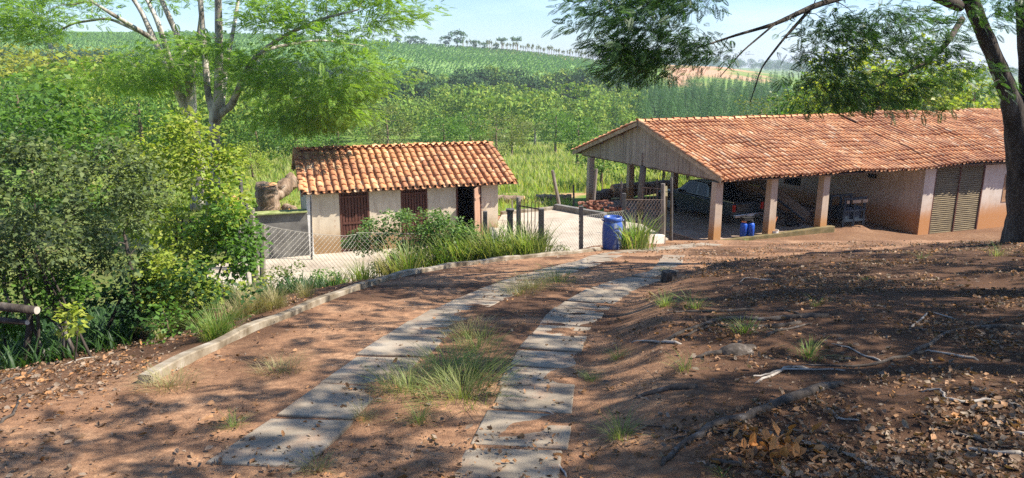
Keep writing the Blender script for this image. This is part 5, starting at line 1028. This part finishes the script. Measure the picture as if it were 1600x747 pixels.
# ------------------------------------------------------------------ far wood on the hillside (one mass) and crops
CL = [shell(110, .125, .85, s) for s in (1, 2, 3)]
def wood(name, pts, hs, mat, flatten=1.0, lumps=7, per=None, crown_base=.25):
    Vs, Fs, off = [], [], 0; P_, S_ = [], []
    for (x, y, z), h in zip(pts, hs):
        for k in range(lumps):
            q = rng.normal(0, 1, 3); q /= np.linalg.norm(q); w = h * .26; c = np.array([x, y, z + h * .58]) + q * np.array([w, w, h * .27 * flatten]); P_.append(c); S_.append(h * rng.uniform(.20, .32))
    P_ = np.array(P_); S_ = np.array(S_); sel = rng.integers(0, 3, len(P_))
    for s in range(3):
        i = np.where(sel == s)[0]; n = len(i); th = rng.random(n) * 6.283; Rm = np.zeros((n, 3, 3)); Rm[:, 0, 0] = np.cos(th); Rm[:, 0, 1] = np.sin(th); Rm[:, 1, 0] = -np.sin(th); Rm[:, 1, 1] = np.cos(th); Rm[:, 2, 2] = 1
        v, f = scatter(*CL[s], P_[i], Rm, S_[i]); Vs.append(v); Fs.append(f + off); off += len(v)
    return tag(npmesh(name, np.vstack(Vs), np.vstack(Fs), M[mat]), kind='stuff')
def spaced(pts, k):
    out = []
    for q in pts:
        if all((q[0] - o[0]) ** 2 + (q[1] - o[1]) ** 2 > k * k for o in out[-900:]): out.append(q)
    return out
def in_wood(px, y):           # how far up the slope the wood reaches at each photo column
    top = np.interp(px, [-300, 0, 250, 420, 600, 680, 760, 850, 950, 1050, 1200, 1300, 1700], [300, 290, 260, 250, 215, 225, 235, 240, 250, 260, 300, 270, 240]); return y < top
def sample(n, y0, y1, lo, hi, cond, seed, pw=1.0):
    r = np.random.default_rng(seed); out = []
    while len(out) < n:
        y = y0 + (y1 - y0) * r.random() ** pw; px = r.uniform(lo, hi); x = (px - 800) / 1174 * y
        if cond(px, y): out.append((x, y, g(x, y)))
    return out
pts = spaced(sample(2600, 128, 300, -150, 1000, in_wood, 1, 1.1), 5.6); wood('hillside_wood', pts, [random.choice((5, 7, 8, 10, 12)) * random.uniform(.85, 1.1) for _ in pts], 'far_wood', lumps=5)
pts = spaced(sample(700, 70, 150, -200, 450, lambda px, y: True, 2, 1.0), 4.5); wood('valley_wood', pts, [random.uniform(6, 11) for _ in pts], 'far_wood')
pts = sample(650, 135, 290, 960, 1750, in_wood, 3, 1.0)
def conifers(name, pts, mat):
    P_, S_ = [], []
    for x, y, z in pts:
        h = random.uniform(8, 12)
        for k in range(9):
            t_ = k / 9; P_.append((x + random.gauss(0, .25), y + random.gauss(0, .25), z + h * (.2 + .78 * t_))); w = h * .15 * (1.05 - t_); S_.append((w, w, h * .10))
    n = len(P_); v, f = scatter(*CL[0], np.array(P_), np.tile(np.eye(3), (n, 1, 1)), np.array(S_)); return tag(npmesh(name, v, f, M[mat]), kind='stuff')
conifers('pine_wood', pts, 'pine')
def cond_dark(px, y): return in_wood(px, y + 12) and not in_wood(px, y + 45) 
pts = sample(430, 150, 275, -100, 1000, lambda px, y: in_wood(px, y) and not in_wood(px, y + 22), 5); wood('dark_tree_belt', pts, [random.uniform(7, 12) for _ in pts], 'dark_crown', lumps=6)
# crop rows on the upper slope
rows = []; 
for k, y in enumerate(np.arange(232, 470, 4.0)):
    xs_ = np.arange(-440, 110, 2.2) + rng.uniform(-.4, .4); 
    for x in xs_:
        x = x + random.uniform(-.9, .9); yy_ = y + x * .10 + random.uniform(-.5, .5) + 3 * math.sin(x * .05 + k * .3); px = 800 + 1174 * x / yy_
        if -60 < px < 1010 and not in_wood(px, yy_ - 6) and yy_ < 470: rows.append((x, yy_, 0)) if random.random() < .86 else None
rows = np.array(rows); rows[:, 2] = ground(rows[:, 0], rows[:, 1]) + .45; n = len(rows); c9 = shell(16, .38, .7, 5)
v, f = scatter(*c9, rows, np.tile(np.eye(3), (n, 1, 1)), np.tile([1.35, 1.15, 1.25], (n, 1)) * rng.uniform(.6, 1.35, (n, 1))); tag(npmesh('crop_rows', v, f, M['crop']), kind='stuff')
pts = sample(600, 900, 1500, 1000, 1700, lambda px, y: True, 8); pts = [(x, y, z) for x, y, z in pts if y > 1050]
wood('far_treeline', pts, [random.uniform(12, 20) for _ in pts], 'pine', lumps=3)

# individual trees nearer in, copied from a few grown ones
def proto(name, label, h, w, leaf, seed, n=26, per=26, tm=None, sz=.16, bark='bark_brown', flatz=.35, zc=.62, group=None):
    r = np.random.default_rng(seed); T_ = []
    while len(T_) < n:
        q = r.uniform(-1, 1, 3)
        if q.dot(q) < 1: T_.append(np.array([0, 0, h * zc]) + q * np.array([w, w, h * flatz]))
    tr_ = [([(0, 0, -.2), (.05 * h * .2, 0, h * .25), (-.1, .1, h * .5), (0, 0, h * .75)], [.03 * h, .024 * h, .018 * h, .006 * h])]
    return tree(name, label, (0, 0, 0), tr_, T_, leaf, bark, per=per, rad=w * .33, flat=.7, tmpl=tm or BROAD, size=sz, seed=seed, tilt=.6, group=group)
def copy_tree(o, loc, s, rz, label, group):
    c = o.copy(); scene.collection.objects.link(c); c.location = loc; c.scale = (s, s, s); c.rotation_euler = (0, 0, rz); c['label'] = label
    if group: c['group'] = group
    for ch in list(o.children): d = ch.copy(); scene.collection.objects.link(d); d.parent = c
    return c
def setp(o, loc, s=1, rz=0): o.location = loc; o.scale = (s, s, s); o.rotation_euler = (0, 0, rz); return o
def gl(px, y): x = (px - 800) / 1174 * y; return (x, y, g(x, y) - .1)
GB = 'trees standing in front of the hillside'
b1 = proto('bushy_tree', '', 6, 2.6, 'leaf_lime', 71, 40, 60, sz=.22, group=GB); b2 = proto('bushy_tree', '', 6, 2.4, 'leaf_mid', 72, 40, 60, sz=.22, group=GB); b3 = proto('bushy_tree', '', 6, 2.5, 'leaf_olive', 73, 34, 50, sz=.22, group=GB)
used = set()
for i, (src, px, y, s, l) in enumerate([(b1, 1385, 46, 1.55, 'bright lime tree behind the middle of the carport ridge'), (b1, 1325, 50, 1.5, 'lime tree left of the brightest one behind the ridge'), (b2, 1280, 54, 1.4, 'mid green tree behind the ridge below the hanging boughs'), (b1, 1450, 47, 1.35, 'lime tree behind the ridge next to the leaning trunk'), (b1, 1530, 45, 1.3, 'yellow-lit tree behind the roof at the dark trunk'), (b2, 1425, 60, 1.7, 'green tree in the second row behind the ridge'),
        (b3, 1240, 62, 1.1, 'olive tree past the left part of the ridge'), (b3, 1195, 80, 1.3, 'pale olive tree before the pine wood'), (b2, 945, 44, .62, 'small rounded tree seen past the outer carport pillar'), (b2, 1010, 47, .7, 'small tree framed by the carport posts'), (b3, 1045, 46, .62, 'olive bush framed by the carport posts'), (b2, 1085, 45, .72, 'green bush behind the parked pickup'), (b1, 1120, 50, .7, 'lime bush behind the pickup cab'),
        (b2, 905, 70, .9, 'green tree on the field left of the gable'), (b3, 775, 62, .85, 'olive bush beyond the shed roof\'s right end'), (b2, 735, 85, 1.1, 'green bush mass just above the shed ridge'), (b3, 800, 95, 1.0, 'grey-green tree below the palm'), (b2, 690, 75, 1.0, 'leafy tree above the middle of the shed ridge'), (b2, 390, 62, .9, 'green tree between the pale trunks and the shed'), (b2, 455, 60, .95, 'tree directly behind the shed\'s left gable'), (b1, 130, 70, 1.5, 'sunny tree glimpsed above the left shrubs'), (b2, 210, 60, 1.3, 'green tree behind the forked trunk'),
        (b2, 520, 72, 1.1, 'tree above the shed ridge near its left end'), (b3, 600, 80, 1.1, 'grey-green tree above the shed ridge centre'), (b1, 380, 48, .5, 'small sapling in the grass left of the big stump'), (b2, 20, 55, 1.4, 'dark tree at the left edge behind the shrubs'), (b2, 870, 100, 1.2, 'tree at the far end of the bright field'), (b3, 1150, 52, .8, 'olive tree right of the pickup beyond the slats')]):
    p_ = gl(px, y)
    if id(src) not in used: used.add(id(src)); setp(src, p_, s, i * 1.3); src['label'] = l; src['group'] = GB
    else: copy_tree(src, p_, s, i * 1.3, l, GB)
yt = proto('flowering_tree', 'wide yellow-flushed tree at the upper left behind the limbs', 9, 8, 'leaf_yellow', 74, 90, 70, sz=.4, flatz=.25); setp(yt, gl(65, 118), 1.95)
# trees along the skyline
sk = proto('ridge_tree', 'round dark tree, tallest on the ridge above the crop field', 10, 4.6, 'pine', 75, 24, 40, sz=.9, group='trees along the ridge'); x0 = gl(715, 455); setp(sk, x0, 1.05)
for i, (px, s, l) in enumerate([(697, .7, 'ridge tree touching the tallest one on its left'), (650, .6, 'low ridge tree left of the tallest'), (662, .5, 'small ridge tree next to the low one'), (743, .55, 'small ridge tree right of the tallest'), (757, .45, 'tiny ridge tree beside the orange bank'), (775, .42, 'tiny ridge tree under the flat-topped pair'), (640, .55, 'ridge tree at the left end of the skyline row'), (622, .6, 'ridge tree hidden partly by feathery boughs'), (85, 1.0, 'round dark tree on the skyline at the upper left')]):
    copy_tree(sk, gl(px, 455 if px > 100 else 330), s, i, l, 'trees along the ridge')
fp = proto('flat_topped_tree', 'flat-topped ridge tree, right one of the pair on thin stems', 10, 3.6, 'pine', 76, 14, 40, sz=.8, flatz=.12, zc=.85, group='flat-topped ridge trees'); setp(fp, gl(808, 450), .95); copy_tree(fp, gl(785, 452), .85, 2, 'flat-topped ridge tree, left one of the pair on thin stems', 'flat-topped ridge trees')
cf = bpy.data.objects.new('slender_tree', None); link(cf); mb = MB(); mb.tube([(0, 0, -.5), (0, 0, 4.4)], [.22, .1], 5); mb.build('trunk', M['bark_pale'], cf); v, f = clump(40, .35, .9, 9); npmesh('crown', v * np.array([.9, .9, 1.6]) + (0, 0, 4.2), f, M['leaf_olive'], cf); cf['category'] = 'tree'
GS = 'slender pale-stemmed trees in the row along the far ridge'
for i in range(70):
    px = 722 + i * 3.4 + random.uniform(-1.5, 1.5); s = random.uniform(.75, 1.15); lab = 'slender pale-stemmed tree in the even row along the far ridge'
    if i == 0: setp(cf, gl(px, 462), s); cf['label'] = lab; cf['group'] = GS
    else: copy_tree(cf, gl(px, 462 + random.uniform(-6, 6)), s, i, lab, GS)
# palm in the valley
pb = np.array(gl(836, 118)); palm = thing('palm_tree', 'grey-fronded palm standing out of the valley wood', 'palm', pb); hp = atY(836, 197, 118)[2] - pb[2]; mb = MB(); mb.tube([pb, pb + (.1, 0, hp * .6), pb + (0, 0, hp)], [.22, .17, .15], 8); mb.build('trunk', M['bark_pale'], palm, smooth=True)
Vs, Fs, off = [], [], 0
for k in range(15):
    a = k * 2.4; L = 3.4; el = .9 - .5 * (k % 3); v = []; f = []
    for j in range(12):
        t_ = j / 11; c = pb + (0, 0, hp) + np.array([math.cos(a) * L * t_ * .9, math.sin(a) * L * t_ * .9, el * L * t_ - 1.0 * L * t_ * t_]); s = np.array([-math.sin(a), math.cos(a), -.5]) * .75 * math.sin(math.pi * (.1 + .85 * t_)); d = np.array([math.cos(a), math.sin(a), 0]) * .18
        for sg in (-1, 1):
            n0 = len(v); sv = s * np.array([sg, sg, 1]); v += [c - d * .5, c + d * .5, c + d + sv, c + d * .6 + sv]; f.append([n0, n0 + 1, n0 + 2, n0 + 3])
    Vs.append(np.array(v)); Fs.append(np.array(f) + off); off += len(v)
npmesh('fronds', np.vstack(Vs) - pb, np.vstack(Fs), M['leaf_olive'], palm)

# ------------------------------------------------------------------ haze
mh, th_, ph = nodes('haze_air'); th_.nodes.remove(ph); pv = th_.nodes.new('ShaderNodeVolumePrincipled'); pv.inputs['Color'].default_value = (.80, .88, 1, 1); pv.inputs['Density'].default_value = .00035; pv.inputs['Anisotropy'].default_value = .2
th_.links.new(pv.outputs[0], th_.nodes['Material Output'].inputs['Volume'])
mb = MB(); zlo, zhi = float(GZ.min()) - 1, 45; mb.box((200, 1480, (zlo + zhi) / 2), (3800, 3300, zhi - zlo)); hz = mb.build('haze', mh); tag(hz, kind='stuff')
